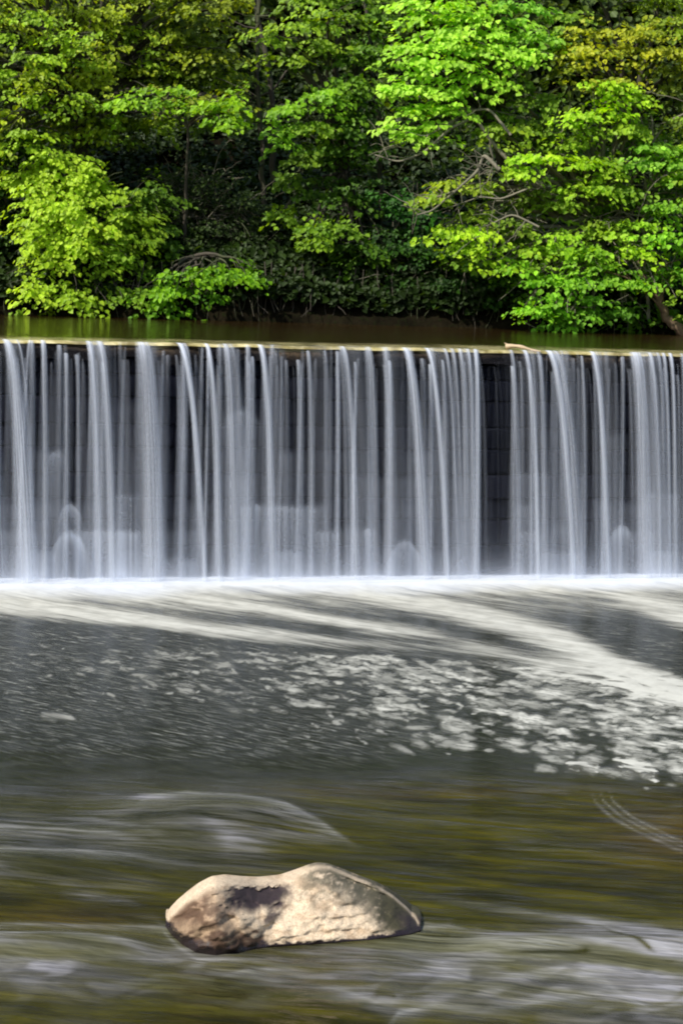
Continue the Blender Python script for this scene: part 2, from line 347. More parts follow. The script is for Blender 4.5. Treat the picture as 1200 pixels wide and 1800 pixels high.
# bottom left fan
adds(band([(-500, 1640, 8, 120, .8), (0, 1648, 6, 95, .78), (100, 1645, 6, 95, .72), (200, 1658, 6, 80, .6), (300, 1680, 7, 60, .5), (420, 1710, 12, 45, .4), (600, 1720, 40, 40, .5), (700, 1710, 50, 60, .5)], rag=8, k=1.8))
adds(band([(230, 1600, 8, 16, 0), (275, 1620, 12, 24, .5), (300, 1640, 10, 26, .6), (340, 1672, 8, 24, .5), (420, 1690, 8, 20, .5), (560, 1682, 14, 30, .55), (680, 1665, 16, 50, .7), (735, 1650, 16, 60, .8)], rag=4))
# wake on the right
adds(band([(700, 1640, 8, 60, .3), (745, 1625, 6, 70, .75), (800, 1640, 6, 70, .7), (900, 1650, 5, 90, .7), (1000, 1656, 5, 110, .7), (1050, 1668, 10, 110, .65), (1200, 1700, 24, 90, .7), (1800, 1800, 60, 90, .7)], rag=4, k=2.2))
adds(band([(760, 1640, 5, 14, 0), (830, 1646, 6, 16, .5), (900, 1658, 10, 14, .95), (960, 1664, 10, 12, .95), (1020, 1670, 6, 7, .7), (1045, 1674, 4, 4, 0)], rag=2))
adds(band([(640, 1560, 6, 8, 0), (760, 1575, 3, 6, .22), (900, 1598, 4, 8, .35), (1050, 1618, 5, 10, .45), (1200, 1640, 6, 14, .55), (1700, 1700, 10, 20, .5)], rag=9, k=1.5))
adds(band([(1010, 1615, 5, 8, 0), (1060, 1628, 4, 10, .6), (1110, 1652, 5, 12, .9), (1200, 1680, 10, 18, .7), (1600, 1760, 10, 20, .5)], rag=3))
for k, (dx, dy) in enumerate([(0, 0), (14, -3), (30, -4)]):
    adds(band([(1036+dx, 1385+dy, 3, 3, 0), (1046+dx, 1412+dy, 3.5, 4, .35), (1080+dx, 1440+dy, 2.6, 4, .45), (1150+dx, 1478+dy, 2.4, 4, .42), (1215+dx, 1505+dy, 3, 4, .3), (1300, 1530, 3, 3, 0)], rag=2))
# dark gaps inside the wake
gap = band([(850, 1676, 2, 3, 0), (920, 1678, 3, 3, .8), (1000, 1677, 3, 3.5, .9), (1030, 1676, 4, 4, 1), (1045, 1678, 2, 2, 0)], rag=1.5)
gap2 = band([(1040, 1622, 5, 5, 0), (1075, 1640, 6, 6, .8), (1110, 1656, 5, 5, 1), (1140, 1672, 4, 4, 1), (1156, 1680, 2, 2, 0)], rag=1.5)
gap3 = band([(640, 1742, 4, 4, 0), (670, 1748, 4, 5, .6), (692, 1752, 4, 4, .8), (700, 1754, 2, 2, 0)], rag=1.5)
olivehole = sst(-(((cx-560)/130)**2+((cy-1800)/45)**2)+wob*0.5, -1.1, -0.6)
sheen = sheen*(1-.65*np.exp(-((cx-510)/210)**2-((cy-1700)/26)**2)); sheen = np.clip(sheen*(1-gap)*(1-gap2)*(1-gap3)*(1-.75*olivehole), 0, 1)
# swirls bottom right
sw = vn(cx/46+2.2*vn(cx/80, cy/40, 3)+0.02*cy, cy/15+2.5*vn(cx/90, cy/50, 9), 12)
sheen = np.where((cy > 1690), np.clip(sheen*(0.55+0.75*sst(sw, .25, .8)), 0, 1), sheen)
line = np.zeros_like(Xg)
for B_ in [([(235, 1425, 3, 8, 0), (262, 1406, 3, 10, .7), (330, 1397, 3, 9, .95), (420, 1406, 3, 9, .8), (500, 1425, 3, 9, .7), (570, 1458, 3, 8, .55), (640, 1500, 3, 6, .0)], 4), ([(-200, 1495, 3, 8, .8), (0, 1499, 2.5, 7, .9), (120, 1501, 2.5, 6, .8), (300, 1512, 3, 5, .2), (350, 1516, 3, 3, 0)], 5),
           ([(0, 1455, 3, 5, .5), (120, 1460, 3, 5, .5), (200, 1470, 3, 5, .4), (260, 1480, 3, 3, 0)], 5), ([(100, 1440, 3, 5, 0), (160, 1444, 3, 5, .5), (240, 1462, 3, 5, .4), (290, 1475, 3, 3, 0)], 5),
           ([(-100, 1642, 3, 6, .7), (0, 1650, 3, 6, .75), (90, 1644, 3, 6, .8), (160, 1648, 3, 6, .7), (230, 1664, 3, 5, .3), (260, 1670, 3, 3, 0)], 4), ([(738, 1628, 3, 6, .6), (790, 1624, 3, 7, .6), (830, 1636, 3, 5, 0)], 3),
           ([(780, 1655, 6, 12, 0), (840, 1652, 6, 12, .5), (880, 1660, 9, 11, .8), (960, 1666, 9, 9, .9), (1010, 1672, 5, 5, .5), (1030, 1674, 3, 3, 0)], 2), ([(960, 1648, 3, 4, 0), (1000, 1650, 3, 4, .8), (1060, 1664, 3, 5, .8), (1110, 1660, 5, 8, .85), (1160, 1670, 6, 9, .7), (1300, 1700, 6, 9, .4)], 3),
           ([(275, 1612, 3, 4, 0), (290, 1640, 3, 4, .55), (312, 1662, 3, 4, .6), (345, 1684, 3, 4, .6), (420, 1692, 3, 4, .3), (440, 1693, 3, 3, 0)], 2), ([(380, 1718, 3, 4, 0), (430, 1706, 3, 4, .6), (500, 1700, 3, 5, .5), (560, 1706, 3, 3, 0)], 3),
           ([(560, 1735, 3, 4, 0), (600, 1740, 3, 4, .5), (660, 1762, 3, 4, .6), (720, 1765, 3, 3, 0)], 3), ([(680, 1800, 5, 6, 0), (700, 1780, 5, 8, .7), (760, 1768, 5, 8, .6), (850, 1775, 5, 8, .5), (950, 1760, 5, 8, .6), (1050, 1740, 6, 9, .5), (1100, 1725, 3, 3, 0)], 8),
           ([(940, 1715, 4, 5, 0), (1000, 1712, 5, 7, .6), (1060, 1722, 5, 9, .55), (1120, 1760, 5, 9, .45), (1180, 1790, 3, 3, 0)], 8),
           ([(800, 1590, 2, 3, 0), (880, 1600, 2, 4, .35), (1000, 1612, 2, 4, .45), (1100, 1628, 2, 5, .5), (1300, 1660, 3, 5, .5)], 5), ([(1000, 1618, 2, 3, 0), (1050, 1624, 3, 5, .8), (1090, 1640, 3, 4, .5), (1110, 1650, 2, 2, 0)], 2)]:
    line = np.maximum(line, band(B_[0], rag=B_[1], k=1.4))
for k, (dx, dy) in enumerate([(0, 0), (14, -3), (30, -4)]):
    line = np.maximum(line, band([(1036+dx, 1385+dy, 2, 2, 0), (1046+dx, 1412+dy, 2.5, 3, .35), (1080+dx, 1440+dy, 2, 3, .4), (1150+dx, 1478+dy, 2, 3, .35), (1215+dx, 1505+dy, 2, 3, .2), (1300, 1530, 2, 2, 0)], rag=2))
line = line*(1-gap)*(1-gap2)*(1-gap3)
olive = sst(cy+wob*30, 1348, 1400)
olive = olive*(1-0.55*(1-sst(cx+wob*160, 330, 560))*(1-sst(cy, 1500, 1570)))
brown = np.exp(-((cx-1170)/110)**2-((cy-1470)/55)**2)*.5+.25*np.exp(-((cx-700)/300)**2-((cy-1392)/14)**2)+.35*np.exp(-((cx-110)/140)**2-((cy-1615)/22)**2)
# height
h = 0.018*(fbm(Xg*1.2, Yg*1.6, 40, 3)-0.5)*2*sst(-Yg, -18, -14)
h += 0.10*np.exp(-((Xg-ground(400, 1430)[0])/0.75)**2-((Yg-ground(400, 1440)[1])/0.5)**2)
h += 0.05*np.exp(-((Xg-ground(20, 1510)[0])/0.7)**2-((Yg-ground(20, 1520)[1])/0.3)**2)
h += 0.035*np.exp(-((cy-1660)/14)**2)*(sst(-cx, -300, -200)+sst(cx, 760, 900))
h += 0.02*(fbm(cx/60, cy/20, 44, 3)-.5)*sst(cy, 1640, 1700)
h += 0.05*np.exp(-((dweir-0.5)/0.4)**2)+0.015*(foam*(vn(Xg*5, Yg*5, 2)))
V = np.stack([Xg, Yg, h], -1).reshape(-1, 3)
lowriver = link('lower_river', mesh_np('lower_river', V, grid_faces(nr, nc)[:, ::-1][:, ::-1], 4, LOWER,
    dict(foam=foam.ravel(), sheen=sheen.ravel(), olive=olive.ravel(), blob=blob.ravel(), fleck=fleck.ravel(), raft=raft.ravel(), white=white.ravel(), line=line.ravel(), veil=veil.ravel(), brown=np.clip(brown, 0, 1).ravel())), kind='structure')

# ground sheet under everything
gs = 400.0
link('ground', mesh_np('ground', [(-gs, -gs, -0.6), (gs, -gs, -0.6), (gs, gs, -0.6), (-gs, gs, -0.6)], [[0, 1, 2, 3]], 4, SOIL), kind='structure')

# ------------------------------------------------------------------ upper river
SW = 15.0
ss_ = np.linspace(-SW, SW, 500); dd = np.concatenate([[-0.06, -0.03, 0.0], np.linspace(0.05, 2.5, 40), np.linspace(2.7, 13, 40)])
S, D = np.meshgrid(ss_, dd)
P = W0[None, None]+TX*S[..., None]-NO*(D-0.03)[..., None]
P[..., 2] = CREST + .03*(fbm(S*2.6, S*0, 91, 3)-.5)*np.exp(-np.abs(D)*2) + np.where(D < 0, -0.035*(D/-0.06)**1.5, 0)+0.006*(fbm(S*2, D*3, 3, 3)-.5)
edge = 1.15+0.8*(fbm(S*0.9, D*0.1, 77, 4)-.5)
lipa = (1-sst(D, edge*0.45, edge*1.15))*(.1+1.5*fbm(S*1.6, D*5, 92, 4))*(1-.6*sst(fbm(S*3.5, D*3, 93, 3), .52, .66))
link('upper_river', mesh_np('upper_river', P.reshape(-1, 3), grid_faces(len(dd), 500), 4, UPPER, dict(lip=np.clip(lipa*1.1, 0, 1).ravel())), kind='structure')

# ------------------------------------------------------------------ weir
weir = thing('weir', 'long dark stone weir wall that the river spills over', 'weir', tuple(W0))
def box_grid(V, Fc, T, s0, s1, z0, z1, o0, o1, tone, rng, bev=0.018):
    """a dressed block: bevelled slab with slightly irregular face, in weir coordinates"""
    n = sum(len(v) for v in V)
    b = bev
    prof = [(s0, z0, o0), (s0, z0, o1-b), (s0+b, z0+b, o1)]
    ring = []
    for (ds, o) in ((0, o0), (0, o1-b), (b, o1), (b*2.2, o1+0.004)):
        ring += [(s0+ds, z0+ds, o), (s1-ds, z0+ds, o), (s1-ds, z1-ds, o), (s0+ds, z1-ds, o)]
    pts = []
    for (s, z, o) in ring:
        j = rng.normal(0, 0.004, 3); p = TX*(s+j[0])+NO*(o+j[1]*.6); pts.append((p[0], p[1], z+j[2]))
    V.append(np.array(pts)); f = []
    for k in range(3):
        for q in range(4):
            a = n+k*4+q; c = n+k*4+(q+1) % 4; f.append((a, c, c+4, a+4))
    f.append((n+12, n+13, n+14, n+15)); Fc.append(np.array(f)); T.append(np.full(16, tone))
V, Fc, T = [], [], []; rng = np.random.default_rng(3)
z = -0.5; zs = [z]
while z < CREST-0.26: z += rng.uniform(0.26, 0.36); zs.append(z)
zs[-1] = CREST-0.2
for k in range(len(zs)-1):
    s = -SW-rng.uniform(0, .5)
    while s < SW:
        w = rng.uniform(0.38, 0.85); t = rng.random()
        box_grid(V, Fc, T, s+.006, s+w-.006, zs[k]+.005, zs[k+1]-.005, -0.6, -0.02-0.035*k/8+rng.choice([0, .01, .02, .05])+0*t, t**2*0.9, rng)
        s += w
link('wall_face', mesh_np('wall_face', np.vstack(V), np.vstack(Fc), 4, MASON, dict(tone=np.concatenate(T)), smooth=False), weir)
# backing so no light leaks between the blocks
bv = [TX*s+NO*o+np.array([0, 0, z]) for s in (-SW, SW) for o in (-1.6, -0.12) for z in (-.5, CREST-0.03)]
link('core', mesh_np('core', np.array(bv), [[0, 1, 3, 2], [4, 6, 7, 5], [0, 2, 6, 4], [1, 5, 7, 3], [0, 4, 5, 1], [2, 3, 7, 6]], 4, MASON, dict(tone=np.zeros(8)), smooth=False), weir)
# crest stones: rounded overhanging blocks, low where the water breaks through
V, Fc, W_ = [], [], []; n = 0; s = -SW; rng = np.random.default_rng(8)
while s < SW:
    w = rng.uniform(0.22, 0.6); drop = rng.choice([0.0, 0.012, 0.03]); ht = rng.uniform(.14, .22)
    ns_, no_ = 10, 14
    for_i = np.linspace(0, 1, ns_); ph = np.linspace(0, 1, no_)
    pts = []; wt = []
    for a in for_i:
        e = 1-abs(2*a-1)**6*0.5
        for b in ph:
            if b < .4: o = -0.35+0.35*b/.4*1.1; zz = 0
            else:
                q = (b-.4)/.6; o = 0.035+0.055*e*math.sin(min(q*2.2, 1)*math.pi/2)*(1-0.5*q); zz = -ht*q
            jn = rng.normal(0, .004)
            p = TX*(s+.008+(w-.016)*a)+NO*(o+jn); pts.append((p[0], p[1], CREST-0.012-drop*1.0-(1-e)*.03+zz+jn)); wt.append(min(1, max(0, (b-.42)/.3+.3*math.sin(s*3.1+a*2))**.7) if b > .42 else 0)
    V.append(np.array(pts)); Fc.append(grid_faces(ns_, no_)+n); n += ns_*no_; W_ += wt
    s += w
link('crest_stones', mesh_np('crest_stones', np.vstack(V), np.vstack(Fc), 4, CAP, dict(wet=np.array(W_))), weir)

# ------------------------------------------------------------------ waterfall
falls = thing('waterfall', 'silky white curtain of water pouring over the stone weir', 'waterfall', tuple(W0))
LW = tuple(W0)
def stream(pxt, pxb, wt, wb, a, z0=CREST+0.004, out0=0.05, out1=0.42, fade_in=0.0, a_end=None, nv=44, nu=9):
    s0 = s_of(pxt, out0, z0); s1 = s_of(pxb, out1, 0.0)
    k = 1/141.0
    t = np.concatenate([[-0.12, -0.06], np.linspace(0, 1, nv-2)]); u = np.linspace(-1, 1, nu)
    Tt, U = np.meshgrid(t, u, indexing='ij'); Tc = np.clip(Tt, 0, 1)
    Sx = s0+(s1-s0)*Tt*(0.9+0.1*Tc); wd = (wt+(wb-wt)*Tc**0.8)*k/2
    O = out0+(out1-out0)*Tt
    Z = z0-(z0+0.05)*Tc**2
    bulge = wd*0.5*(1-U**2)
    P = (TX*(Sx+U*wd)[..., None]+NO*(O+bulge)[..., None]); P[..., 2] = Z+bulge*0.15*(1-Tc)
    ae = a if a_end is None else a_end
    A = (a+(ae-a)*Tc)*(1-np.abs(U)**1.7)*sst(Tt, -0.12, 0.02 if fade_in == 0 else fade_in)
    A = A*(0.86+0.5*np.exp(-((Tc-.08)/.16)**2))
    uv = np.stack([(U*.5+.5)*np.maximum(wd.mean()*40, 1), Tt*1.0], -1)
    me = mesh_np('stream', P.reshape(-1, 3), grid_faces(len(t), nu), 4, FALL, dict(a=A.ravel()), uv=uv.reshape(-1, 2))
    return link('stream', me, falls)
major = [ # top x, bottom x, width top, width bottom, strength
 (-40, -5, 22, 40, .8), (8, 50, 10, 36, .9), (28, 62, 5, 10, .5), (74, 79, 11, 13, .8), (52, 30, 6, 10, .5), (154, 174, 12, 14, .8), (173, 199, 12, 17, .85), (163, 185, 18, 30, .3), (246, 270, 18, 44, .72),
 (256, 285, 8, 16, .5), (313, 361, 12, 12, 1.0), (322, 352, 10, 10, .5), (361, 387, 8, 16, .98), (394, 412, 9, 24, .7), (403, 432, 8, 22, .4), (455, 481, 11, 16, .92), (478, 466, 9, 16, .4),
 (601, 626, 8, 18, .75), (597, 610, 10, 14, .45), (646, 662, 10, 16, .55), (675, 690, 14, 22, .5), (709, 748, 12, 24, .88), (716, 738, 14, 20, .4), (748, 787, 10, 13, .95), (757, 772, 9, 14, .35), (779, 806, 9, 10, .6),
 (792, 812, 11, 12, .55), (806, 820, 10, 12, .6), (820, 832, 8, 12, .72), (834, 838, 8, 12, .8), (815, 828, 34, 34, .25), (896, 912, 8, 14, .55), (920, 947, 10, 12, .85), (943, 960, 8, 14, .45),
 (962, 1008, 15, 14, .95), (972, 1020, 12, 22, .6), (985, 990, 8, 20, .35), (1038, 1069, 12, 13, .9), (1046, 1062, 8, 18, .4), (1112, 1134, 22, 26, .8), (1120, 1145, 8, 8, .6), (1140, 1160, 9, 10, .75), (1154, 1170, 9, 9, .6),
 (1164, 1176, 9, 10, .8), (1176, 1186, 9, 12, .85), (1130, 1150, 70, 78, .33), (1215, 1240, 14, 22, .8), (1196, 1202, 8, 14, .5)]
for (xt, xb, w1, w2, aa) in [(20, 40, 60, 70, .26), (175, 195, 50, 70, .28), (255, 275, 55, 85, .3), (400, 420, 46, 60, .3), (478, 500, 50, 60, .2), (560, 566, 60, 80, .16), (620, 640, 60, 60, .26), (680, 700, 60, 80, .2), (760, 800, 60, 50, .26), (930, 950, 60, 90, .26), (985, 1010, 44, 60, .28), (1060, 1080, 60, 70, .18)]:
    stream(xt, xb, w1*.8, w2*.8, aa*.7, out0=.045, out1=.34, a_end=aa*1.1, nu=25)
for a in major:
    stream(*a[:3], a[3]*1.25, a[4]*1.0, out1=0.40+0.14*a[4], a_end=a[4]*.72, nu=9 if a[2] < 30 else 25)
rng = np.random.default_rng(21)
xs = np.linspace(20, 1190, 50)+rng.normal(0, 7, 50)
for x in xs:
    if 841 < x < 895: continue
    if 205 < x < 235 or 262 < x < 300: a = .28
    else: a = rng.choice([.3, .42, .55, .65])*(0.8 if 850 < x < 890 else 1)
    z0 = CREST-rng.choice([.0, .05, .1, .16, .2, .26])*rng.uniform(.7, 1.2)
    stream(x, x+rng.normal(-2, 5)+(4 if x > 480 else 0), rng.uniform(5, 12), rng.uniform(10, 22), a, z0=z0, out0=.06, out1=rng.uniform(.16, .3), fade_in=.10, a_end=a*rng.uniform(.55, .95))
# rest of the curtain beyond the edges of the picture and the finest threads, as one part
gL, gR = s_of(840, .1, 1.4), s_of(896, .1, 1.4)
def multi_stream(n, x0, x1, name, amin, amax, wmul, seed):
    r = np.random.default_rng(seed); Vs, Fs, As, Us = [], [], [], []; c = 0
    for i in range(n):
        s0 = r.uniform(x0, x1); gapk = .25 if gL < s0 < gR else 1.0; t = np.linspace(0, 1, 26); u = np.linspace(-1, 1, 5); Tt, U = np.meshgrid(t, u, indexing='ij')
        z0 = CREST-r.choice([0.0, .12, .2, .25]); out1 = r.uniform(.14, .42)
        Sx = s0+r.normal(.02, .05)*Tt; wd = (r.uniform(.015, .035)+r.uniform(.0, .06)*Tt)*wmul; O = .05+(out1-.05)*Tt
        P = TX*(Sx+U*wd)[..., None]+NO*(O+.01*(1-U**2))[..., None]; P[..., 2] = z0-(z0+.03)*Tt**2
        a = gapk*r.uniform(amin, amax); As.append((a*(1-U**2)*sst(Tt, 0, .1)*(1-.4*Tt)).ravel())
        Vs.append(P.reshape(-1, 3)); Fs.append(grid_faces(26, 5)+c); c += 130; Us.append(np.stack([U+i*3.1, Tt], -1).reshape(-1, 2))
    me = mesh_np(name, np.vstack(Vs), np.vstack(Fs), 4, FALL, dict(a=np.concatenate(As)), uv=np.vstack(Us))
    return link(name, me, falls, kind='stuff')
sL, sR = s_of(-10, 0.1, 1.4), s_of(1210, .1, 1.4)
multi_stream(170, sL, sR, 'fine_threads', .10, .36, .8, 4)
multi_stream(120, -SW, sL-.2, 'side_curtain', .3, .9, 1.6, 5)
multi_stream(120, sR+.2, SW, 'side_curtain', .3, .9, 1.6, 6)
# film running down the stones
ns_, nz_ = 1500, 170
sv = np.linspace(-SW/2, SW/2, ns_); zv = np.linspace(CREST-.16, -.05, nz_)
Sg, Zg = np.meshgrid(sv, zv); Og = 0.085+0.02*(CREST-Zg)/CREST
Pf = TX*Sg[..., None]+NO*Og[..., None]; Pf[..., 2] = Zg
fx, fy = chart(Pf[..., 0]+W0[0], Pf[..., 1]+W0[1], Pf[..., 2])
fa = 0.0+0.22*vn(fx/26.0, fy/600, 5)*vn(fx/7.0, fy/400, 6)
down = np.clip((fy-640)/370, 0, 1); fa = fa*(.35+1.25*down)
# lighter stones that split the flow
rr = np.random.default_rng(2)
for row, y0 in enumerate([705, 752, 797, 843, 889, 935, 972]):
    x = -20
    while x < 1220:
        w = rr.uniform(36, 85); a = rr.choice([0, 0, 0, .07, .12, .18])*(.5+.8*row/6)
        fa += a*sst(fx+4*vn(fy/30, fx*0, 3), x-4, x+8)*(1-sst(fx+5*vn(fy/25, fx*0, 4), x+w-9, x+w+4))*sst(fy+5*vn(fx/6, fy*0, 3), y0-5, y0+7)*np.exp(-np.clip(fy-y0, 0, 999)/75); x += w
def patch(x0, x1, y0, a, L=120, dome=0.0):
    global fa
    m = (x0+x1)/2; hw = (x1-x0)/2; top = y0+dome*hw*((fx-m)/hw)**2
    st = .35+1.0*vn(fx/4.5, fy/300, 9)
    rim = 1+.3*np.exp(-np.clip(fy-top, 0, 99)/10)
    fa += a*st*rim*np.exp(-np.abs((fx-m)/hw)**(2.5 if dome else 6))*sst(fy+5*vn(fx/5, fy/9, 19), top-5, top+9)*np.exp(-np.clip(fy-top, 0, 999)/L)
for p in [(38, 78, 795, .22, 160, 0), (80, 118, 795, .8, 60, .1), (106, 140, 888, .7, 45, .9), (97, 147, 936, .55, 60, .8), (145, 200, 933, .35, 120, 0), (198, 288, 712, .2, 300, 0), (200, 262, 870, .2, 200, 0),
          (205, 250, 935, .3, 90, 0), (396, 452, 722, .8, 130, .5), (385, 410, 722, .2, 300, 0), (432, 500, 888, .6, 120, .1), (495, 565, 892, .25, 120, 0), (555, 602, 935, .3, 100, 0), (488, 514, 797, .35, 90, 0),
          (600, 655, 930, .25, 90, 0), (636, 662, 930, .25, 90, .3), (688, 735, 952, .4, 50, .9), (700, 760, 800, .12, 200, 0), (848, 875, 882, .16, 120, .2), (905, 965, 832, .28, 160, 0), (905, 950, 890, .2, 90, 0),
          (1064, 1100, 765, .38, 180, .05), (1075, 1112, 925, .4, 60, .8), (1128, 1196, 868, .28, 160, 0), (1040, 1062, 880, .2, 120, 0), (290, 350, 985, .25, 60, 0)]: patch(*p)
for (mx_, my_, rx_, ry_, am) in [(428, 762, 30, 40, .5), (123, 925, 19, 36, .5), (122, 985, 26, 48, .65), (711, 1000, 26, 46, .45), (1092, 975, 20, 48, .4), (98, 830, 20, 34, .35), (985, 975, 24, 45, .3), (500, 915, 34, 24, .25)]:
    for sc_, aa in ((1.0, 1.0), (.72, .55), (.45, .4)):
        d_ = np.sqrt(((fx-mx_)/(rx_*sc_))**2+(np.minimum(fy-my_, 0)/(ry_*(.6+.4*sc_)))**2); fa += am*aa*.30*(.5+vn(fx/3.5, fy/60, 44))*np.exp(-((d_-1)/(.16/sc_**.5))**2)*np.exp(-np.clip(fy-my_, 0, 999)/60)
fa *= 1-.85*np.exp(-(np.clip(np.abs(fx-870)-24, 0, 99)/8)**2)
fa *= 1-.5*np.exp(-((fx-305)/16)**2)*(1-down*.6)
fa *= 1-.3*np.exp(-((fx-60)/10)**2)
fa += .55*np.exp(-np.clip(1012-fy, 0, 999)/34)*(0.6+.8*vn(fx/30, fy*0, 8))
fa = np.clip(fa*(.26+.44*sst(fy, 680, 960)), 0, .9)*sst(fy, 612, 645)
link('water_film', mesh_np('water_film', Pf.reshape(-1, 3), grid_faces(nz_, ns_), 4, FILM, dict(a=fa.ravel()), uv=np.stack([Sg, Zg], -1).reshape(-1, 2)), falls)
# soft spray along the foot
for j, (o, hgt, a) in enumerate([(.48, .16, .5), (.62, .10, .5), (.55, .42, .26), (.58, .26, .3)]):
    sv = np.linspace(-SW/2, SW/2, 400); zv = np.linspace(0, 1, 12); Sg, Q = np.meshgrid(sv, zv)
    hh = hgt*(.3+1.4*fbm(Sg*1.8, Sg*0, 60+j, 4)); Pm = TX*Sg[..., None]+NO*(o+.08*Q+.05*np.sin(Sg*2.1+j))[..., None]; Pm[..., 2] = 0.01+Q*hh
    link('spray', mesh_np('spray', Pm.reshape(-1, 3), grid_faces(12, 400), 4, FILM, dict(a=(a*(1-Q)**1.6).ravel()), uv=np.stack([Sg, Q], -1).reshape(-1, 2)), falls)

# ------------------------------------------------------------------ boulder
def build_rock():
    X0, X1 = 291, 739
    xs = X0+(X1-X0)*(0.5-0.5*np.cos(np.linspace(0, np.pi, 260)))
    top = np.interp(xs, [291, 300, 312, 330, 350, 372, 395, 425, 455, 490, 520, 540, 556, 575, 600, 630, 660, 690, 715, 730, 739],
                        [1622, 1602, 1588, 1572, 1557, 1546, 1544, 1549, 1552, 1549, 1538, 1529, 1524, 1525, 1535, 1548, 1559, 1577, 1598, 1614, 1632])
    k = np.hanning(9); k /= k.sum(); top = np.convolve(np.pad(top, 4, 'edge'), k, 'valid')
    bot = np.interp(xs, [291, 300, 320, 345, 380, 420, 450, 480, 540, 600, 650, 690, 720, 739], [1628, 1642, 1660, 1674, 1680, 1676, 1668, 1664, 1661, 1657, 1653, 1647, 1642, 1636])
    nph = 170; P = np.zeros((len(xs), nph, 3)); C = np.zeros((len(xs), nph, 3)); Wt = np.zeros((len(xs), nph))
    for i, x in enumerate(xs):
        g = ground(x, bot[i], 0.0); yf = g[1]
        q = (x-X0)/(X1-X0); e = math.sqrt(max(1e-4, 1-(2*q-1)**2))
        depth = 0.16+0.34*e
        yr = yf+depth*np.interp(q, [0, .2, .5, 1], [.82, .86, 1, 1])
        tp = at(x, top[i], yr); zr = max(tp[2], 0.02); yb = yr+0.1+0.32*e
        p = np.interp(q, [0, .2, .38, .5, .75, 1], [2.3, 2.6, 2.2, 1.55, 1.5, 1.7])
        th = np.linspace(0, 1, nph)
        for j, t in enumerate(th):
            if t < .12:                       # under water, front
                u = t/.12; y = yf+.14*(1-u); z = -.25*(1-u)
            elif t < .62:                     # front face
                u = (t-.12)/.5*math.pi/2; y = yr-(yr-yf)*max(math.cos(u), 0)**(2/p); z = zr*math.sin(u)**(2/p)
            elif t < .9:
                u = (t-.62)/.28*math.pi/2; y = yr+(yb-yr)*math.sin(u)**(2/2.0); z = zr*max(math.cos(u), 0)**(2/2.0)
            else:
                u = (t-.9)/.1; y = yb-.1*u; z = -.25*u
            xx = ray(x, bot[i]+(top[i]-bot[i])*max(0, min(1, z/zr)))[0]
            P[i, j] = (xx*y, y, z)
    cx_, cy_ = chart(P[..., 0], P[..., 1], P[..., 2]); j_ = np.arange(nph)[None]*np.ones((len(xs), 1)); front = j_/(nph-1) < .64
    xx = P[..., 0]; zz = P[..., 2]; yy = P[..., 1]
    # relief
    n1 = fbm(cx_/28, cy_/20, 90, 4)-.5; n2 = fbm(cx_/9, cy_/7, 95, 3)-.5; n3 = fbm(cx_/60, j_/12, 99, 3)-.5
    wgt = np.clip(zz/.05, 0, 1)*np.clip((cy_-np.interp(cx_, xs, top))/14, .1, 1)
    rg = 1-np.abs(2*fbm(cx_/38+3, cy_/26+.3*cx_/38, 120, 3)-1); dn = (0.045*(rg-.6)+0.03*n1+.010*n2+.04*n3)*wgt+.006*np.sin(cy_/3.1+cx_*.05+6*n1)*wgt*sst(cx_, 470, 540)
    # strata on the left lobe
    dn += .012*np.sin((cx_*0.5+cy_*.9)/7+3*n1)*wgt*(1-sst(cx_, 380, 440))
    rec = np.exp(-np.abs((cx_+30*(fbm(cx_/15, cy_/11, 33, 3)-.5)-453)/53)**4-np.abs((cy_+26*(fbm(cx_/13, cy_/10, 35, 3)-.5)-(1583-.12*(cx_-452)))/19)**3)
    dn -= .10*rec*front
    crk = np.exp(-((cx_-(508-(cy_-1590)*.8))/5)**2)*sst(cy_, 1585, 1600)*(1-sst(cy_, 1640, 1658))*front; dn -= .008*crk
    fe = sst(cx_-(578+(cy_-1545)*1.15), -12, 40)*wgt; dn -= .09*fe; dn -= .035*np.exp(-((cx_-(512-(cy_-1590)*.75))/14)**2)*sst(cy_, 1575, 1600)*wgt; dn += .03*np.exp(-((cx_-(340+(cy_-1560)*.6))/16)**2)*wgt-.03*np.exp(-((cx_-(375+(cy_-1560)*.5))/10)**2)*wgt*sst(cy_, 1590, 1620)
    P[..., 1] -= dn*front; P[..., 2] += .15*dn*(~front)
    # colours (stains of the stone; dark recess, rim highlight and shaded end painted in)
    cream = np.array([.70, .57, .41]); tan = np.array([.42, .30, .19]); brn = np.array([.10, .055, .03]); drk = np.array([.022, .014, .016]); gry = np.array([.085, .08, .05]); dim_end = np.array([.05, .045, .018])
    tn = fbm(cx_/22, cy_/13, 5, 4); fnn = fbm(cx_/6, cy_/5, 15, 3); med = fbm(cx_/14, cy_/9, 25, 4)
    dtop = cy_-np.interp(cx_, xs, top); dbot = np.interp(cx_, xs, bot)-cy_
    def mixc(c, col, a): a = np.clip(a, 0, 1)[..., None]; return c*(1-a)+np.asarray(col)*a
    c = np.ones(P.shape)*cream; c = mixc(c, tan, sst(tn, .45, .75)*.7)
    left = 1-sst(cx_+90*(tn-.5)+.5*(1600-cy_), 345, 440)
    c = mixc(c, np.array([.20, .115, .065]), left*.85*sst(dtop, 8, 22)); c = mixc(c, brn, left*sst(med+.10*np.sin((cx_*.55+cy_)/6)+.35*(1-sst(cx_, 300, 370)), .36, .52)*sst(dtop, 8, 26)*.95)
    c = mixc(c, tan*.8, (1-sst(cx_, 420, 480))*sst(cy_+30*(tn-.5), 1612, 1640)*.8)
    c = mixc(c, brn*.8, (1-sst(cx_, 455, 485))*sst(cy_+50*(med-.5), 1634, 1650))
